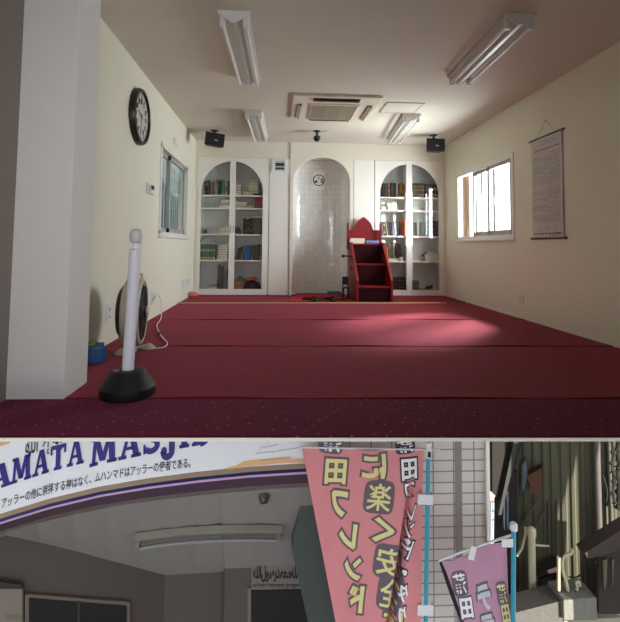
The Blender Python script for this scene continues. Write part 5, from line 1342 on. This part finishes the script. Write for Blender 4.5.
# brown roof at the right
t = thing('brown_roof', P(610, 560, y=4.05), 'dark brown sloping roof edge at the right over a shaded porch', 'roof')
mb = MB(); mb.prism([P(585,553,y=4.0), P(640,518,y=4.0), P(640,545,y=4.0), P(600,556,y=4.0), P(588,558.6,y=4.0)], (0,.12,0)); build('roof_slab', mb, mat('brown_sheet_roof', (50,38,32), .7, .15), t)
mb = MB(); mb.prism([P(599,556,y=4.1), P(640,545,y=4.1), P(640,614,y=4.1), P(598.6,614,y=4.1)], (0,.03,0)); build('porch_shade', mb, mat('porch_shade_dark', (44,38,34), .9, .15), t)  # dark panel painted in for the shade beneath the roof
mb = MB()
for u, w in ((602,4.4),(610.6,2.4)):
    mb.prism([P(u,559,y=4.09), P(u+w,558,y=4.09), P(u+w-1,582,y=4.09), P(u+1,590,y=4.09)], (0,-.015,0))
build('door_strips', mb, SID, t)
# climbing stems on the sunny wall
for i, (pts, lb) in enumerate((([(610,438),(612,452),(609.5,464),(613,474),(611,488),(613.5,500)], 'dark climbing stem on the sunlit wall, the one nearer the downpipe'),
        ([(618,438),(616.5,450),(618.5,462),(616.6,470),(618,486),(617,506)], 'dark climbing stem on the sunlit wall, the one nearer the right edge'))):
    mb = MB(); mb.tube(smoothpath([AW(u, v, .05) for u, v in pts]), [.022 if k % 5 else .034 for k in range(6*(len(pts)-1)+1)], 7)
    for u, v in pts[1:-1]: mb.tube([AW(u, v, .05), AW(u+3*(-1)**int(v), v-6, .06)], .01, 5)
    tag(build('climbing_stem', mb, mat('dark_vine', (36,34,26), .9, .2), smooth=True), lb, 'vine')
mb = MB(); mb.tube(smoothpath([AW(601,472,.06), AW(603.6,479,.06), AW(605.5,488,.06), AW(604.6,498,.06)]), .009, 6)
tag(build('twig', mb, mat('dark_vine', (36,34,26)), smooth=True), 'thin dark twig against the sunlit wall strip', 'twig')

# ================================================================== LIGHT
AZ, EL = math.radians(35), math.radians(8)
SUN = Vector((math.sin(AZ)*math.cos(EL), -math.cos(AZ)*math.cos(EL), math.sin(EL)))   # towards the sun
# slab added out of view, cut to cast the diagonal shadow on the siding
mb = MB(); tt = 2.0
mb.prism([AW(u, v)+SUN*tt for u, v in ((470,432),(586,432),(570,475),(545,545),(528,640),(470,640))], tuple(wn*.1)); struct('wall_shadow_caster', mb, DBR)
# unseen wall added to keep the sun off the entrance, sign and banners
mb = MB(); mb.box(3.0, 3.12, -16, 2.2, ZG, -.02); mb.box(3.0, 3.12, -16, YR-.15, -.02, 3); struct('wall_sun_blocker', mb, mat('blocker_pale', (226,222,214), .9))
sun = bpy.data.lights.new('sun', 'SUN'); sun.energy = 13; sun.angle = .01; sun.color = (1, .95, .84)
so = bpy.data.objects.new('sun', sun); COL.objects.link(so); so.rotation_euler = SUN.to_track_quat('Z', 'Y').to_euler()
# unseen wall added outside to keep the low sun off the right window
mb = MB(); mb.box(R+.15, R+1.6, 4.0, 4.12, .0, H+.1); struct('wall_window_blocker', mb, WALLM)

wo = bpy.data.worlds.new('sky'); sc.world = wo; wo.use_nodes = True
bg = wo.node_tree.nodes['Background']; bg.inputs[0].default_value = (.90, .95, 1.0, 1); bg.inputs[1].default_value = 2.6

def area(name, loc, target, sx, sy, energy, color=(1,1,1), spread=math.pi):
    l = bpy.data.lights.new(name, 'AREA'); l.shape = 'RECTANGLE'; l.size = sx; l.size_y = sy; l.energy = energy; l.color = color; l.spread = spread
    o = bpy.data.objects.new(name, l); COL.objects.link(o); o.location = loc
    o.rotation_euler = (Vector(loc)-Vector(target)).to_track_quat('Z', 'Y').to_euler(); return o
wyc, wzc = (wr['y0']+wr['y1'])/2, (wr['z0']+wr['z1'])/2
area('daylight_right_window', (R+.45, wyc, wzc), (R-1, wyc, wzc-.0), (wr['y1']-wr['y0'])*1.25, (wr['z1']-wr['z0'])*1.3, 260, (.95,.97,1))
area('daylight_entrance', (.2, YR-.25, 1.35), (-1.15, 2.4, 1.2), .8, 1.2, 13, (.95,.95,1), 1.5)
# sun bounced from a roof outside the right window, up on to the ceiling
def spot(name, loc, target, energy, size, blend, color, rad=.05):
    l = bpy.data.lights.new(name, 'SPOT'); l.energy = energy; l.spot_size = size; l.spot_blend = blend; l.color = color; l.shadow_soft_size = rad
    o = bpy.data.objects.new(name, l); COL.objects.link(o); o.location = loc
    o.rotation_euler = (Vector(loc)-Vector(target)).to_track_quat('Z', 'Y').to_euler(); return o
tgt = P(430, 121, z=H)
spot('roof_bounce', (R+.8, tgt.y-.1, H-(R+.8-tgt.x)*.8), (tgt.x, tgt.y, H), 330, .75, 1.0, (1,.98,.88), .15)
fl = P(425, 325, z=0)
spot('sky_shaft', (R+(R-fl.x)*.6, wyc-.3+(wyc-.3-fl.y)*.6, 1.5*1.6), (fl.x, fl.y, 0), 3000, .52, 1.0, (.96,.88,1), .12)

sc.view_settings.view_transform = 'Standard'; sc.view_settings.look = 'None'
sc.view_settings.gamma = 1; sc.view_settings.use_curve_mapping = False; sc.view_settings.exposure = 0
cy = sc.cycles
cy.use_denoising = True
try: cy.denoiser = 'OPENIMAGEDENOISE'
except Exception: pass
cy.max_bounces = 10; cy.diffuse_bounces = 6; cy.transparent_max_bounces = 16; cy.sample_clamp_indirect = 6
cy.caustics_reflective = False; cy.caustics_refractive = False
